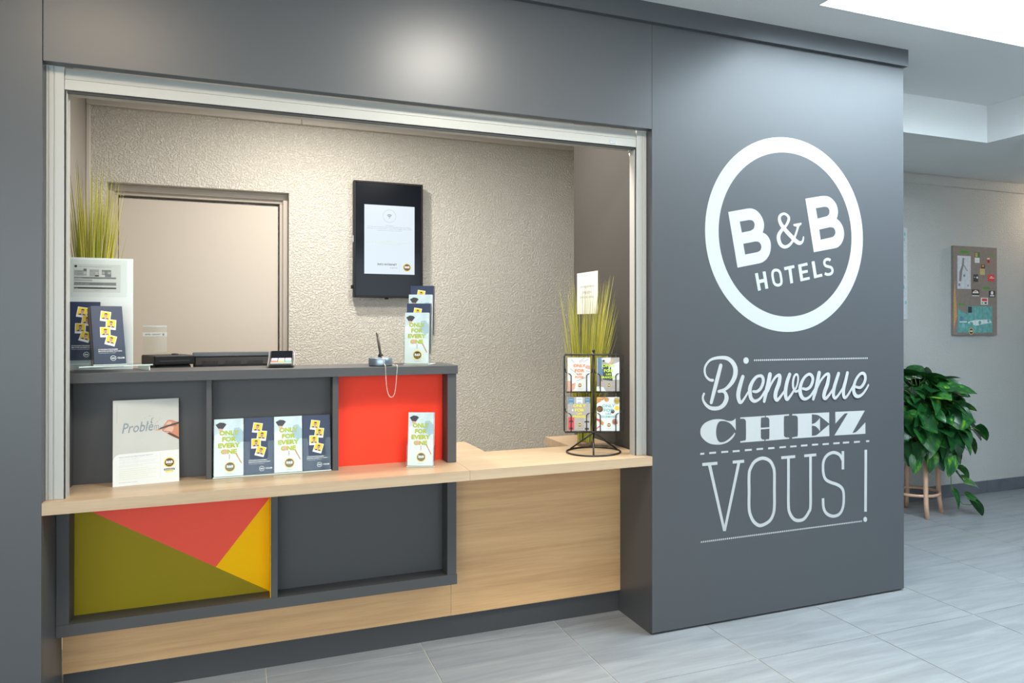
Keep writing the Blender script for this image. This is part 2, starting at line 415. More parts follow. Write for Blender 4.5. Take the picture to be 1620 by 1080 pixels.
b=MB(); b.prism([(0.050,2.096),(0.050,2.1265),(0.0515,2.1275),(0.0515,2.1295),(0.0495,2.1305),(0.056,2.157),(0.060,2.168),(0.140,2.168),(0.140,2.096)],'x',-2.145,-0.0505)
b.build('header_box',M_ALU,t)
MB().box(-2.14,-0.055,0.056,0.064,2.086,2.096).build('bottom_bar',M_DARKGAP,t)
MB().box(-0.178,-0.152,0.0485,0.050,2.102,2.110,bev=0.0005).build('maker_plate',M_CHROME,t)
t=thing('shutter_pin','small grey plastic shutter pin on the right reveal under the header','fitting',(-0.004,0.174,2.096))
b=MB(); b.tube([(-0.016,0.174,2.125),(-0.016,0.174,2.103)],0.0075,10); b.build('pin_cap',M_ALU,t)
b=MB(); b.tube([(-0.016,0.174,2.103),(-0.016,0.174,2.066)],[0.006,0.0035],10); b.build('pin_shaft',M_CHROME,t)
MB().box(-0.012,-0.004,0.168,0.180,2.10,2.124).build('pin_bracket',M_ALU,t)

# ---------------------------------------------------------------- counter
t=thing('oak_worktop','long pale oak laminate worktop across the reception opening','worktop',(L0,0,0.7266))
z0,z1=0.7266,ZO
MB().prism([(L0,0.0),(-0.8025,0.0),(-0.8025,0.4055),(-0.621,0.4055),(-0.626,0.73),(L0+0.002,0.73),(L0+0.002,0.31),(L0,0.30)],'z',z0,z1).build('worktop_board',M_OAKTOP,t)
MB().prism([(-0.8015,0.0),(0.0005,-0.0012),(0.0005,0.0),(-0.0045,0.02),(-0.0045,0.404),(-0.8015,0.404)],'z',z0,z1).build('worktop_board',M_OAKTOP,t)
MB().prism([(-0.2130,0.4055),(-0.0045,0.4055),(-0.0045,0.722),(-0.2130,0.722)],'z',z0,z1).build('worktop_return',M_OAKTOP,t)
t=thing('counter_front','oak fronted counter base with a dark recessed plinth','counter',(-1.1,0.31,0))
MB().box(L0+0.002,-0.801,0.302,0.32,0.100,0.7265).build('front_board',M_OAKFRONT,t)
MB().box(-0.800,-0.001,0.302,0.32,0.100,0.7265).build('front_board',M_OAKFRONT,t)
MB().box(L0+0.002,-0.001,0.319,0.337,0.0,0.0995).build('plinth',M_PLINTH,t)
MB().box(L0+0.004,-0.003,0.337,0.36,0.0,0.7264).build('carcass',M_UNIT,t)

# lower display niche unit
t=thing('lower_niche_unit','anthracite niche unit under the worktop with a coloured triangle back','cabinet',(-1.5,0.25,0.265))
ya,yb=0.20,0.3015; zb=0.265
MB().box(L0+0.001,-2.157,ya,yb,zb+0.041,0.7264,bev=0.0006).build('upright',M_UNIT,t)
MB().box(-1.514,-1.490,ya,yb,zb+0.041,0.7264,bev=0.0006).build('upright',M_UNIT,t)
MB().box(-0.842,-0.804,ya,yb,zb+0.041,0.7264,bev=0.0006).build('upright',M_UNIT,t)
MB().box(L0+0.001,-0.801,ya-0.001,yb,zb,zb+0.0405,bev=0.0006).build('bottom_board',M_UNIT,t)
MB().box(-1.4897,-0.8423,0.288,yb,zb+0.041,0.7264).build('back_board',M_UNIT,t)
xl,xr,zlo,zhi=-2.1567,-1.5163,zb+0.041,0.7264
K=(-1.704,0.421)                                     # where the three colours meet
# olive edge runs from the top edge through K to the lower right corner
def onl(p,q,z): u=(z-p[1])/(q[1]-p[1]); return (p[0]+(q[0]-p[0])*u,z)
BR=(xr,zlo)
TL=onl(BR,K,zhi); TR=onl(K,(-1.5175,0.662),zhi)
if TR[0]>xr: TR=(xr,K[1]+(0.662-K[1])*(xr-K[0])/(-1.5175-K[0]))
if TL[0]<xl: TLp=[(xl,BR[1]+(K[1]-BR[1])*(xl-BR[0])/(K[0]-BR[0]))]; ol=[(xl,zlo),BR,K]+TLp; co=[K]+([TR] if TR[1]>=zhi-1e-6 else [TR,(xr,zhi)])+[(xl,zhi)]+TLp
else: ol=[(xl,zlo),BR,K,TL,(xl,zhi)]; co=[K]+([TR] if TR[1]>=zhi-1e-6 else [TR,(xr,zhi)])+[TL]
ye=[BR]+([(xr,zhi)] if TR[1]>=zhi-1e-6 else [])+[TR,K]
for pts,m,l in ((ol,M_OLIVE,'olive green panel'),(co,M_CORAL,'coral red panel'),(ye,M_YELLOW,'bright yellow panel')):
    o=MB().prism(pts,'y',0.288,yb).build('back_panel',m,t); o['label']=l
o=MB().box(-1.5163,-1.5143,0.203,0.288,zlo,zhi).build('side_facing',M_YELLOW,t); o['label']='yellow facing strip'

# upper riser unit on the worktop
t=thing('riser_unit','anthracite riser unit on the worktop with three open bays','cabinet',(-1.5,0.25,ZO))
ya=0.20; yb=0.3; zs=1.1295; zt=1.164
MB().box(L0+0.001,-0.802,0.184,0.46,zs,zt,bev=0.0008).build('top_board',M_UNIT,t)
MB().box(L0+0.001,-2.161,0.205,yb,ZO,zs,bev=0.0006).build('upright',M_UNIT,t)
MB().box(-1.734,-1.716,ya+0.012,yb,ZO,zs,bev=0.0006).build('upright',M_UNIT,t)
MB().box(-1.292,-1.270,ya+0.008,yb,ZO,zs,bev=0.0006).build('upright',M_UNIT,t)
MB().box(-0.842,-0.805,ya-0.002,yb,ZO,zs,bev=0.0006).build('upright',M_UNIT,t)
MB().box(-2.1607,-1.7343,0.288,yb,ZO,zs).build('back_panel',M_UNIT,t)
MB().box(-1.7157,-1.2923,0.288,yb,ZO,zs).build('back_panel',M_UNIT,t)
o=MB().box(-1.2697,-0.8423,0.288,yb,ZO,zs).build('back_panel',M_RED,t); o['label']='bright red back panel'
MB().box(L0+0.001,-0.802,yb,yb+0.02,ZO,zs).build('rear_board',M_UNIT,t)

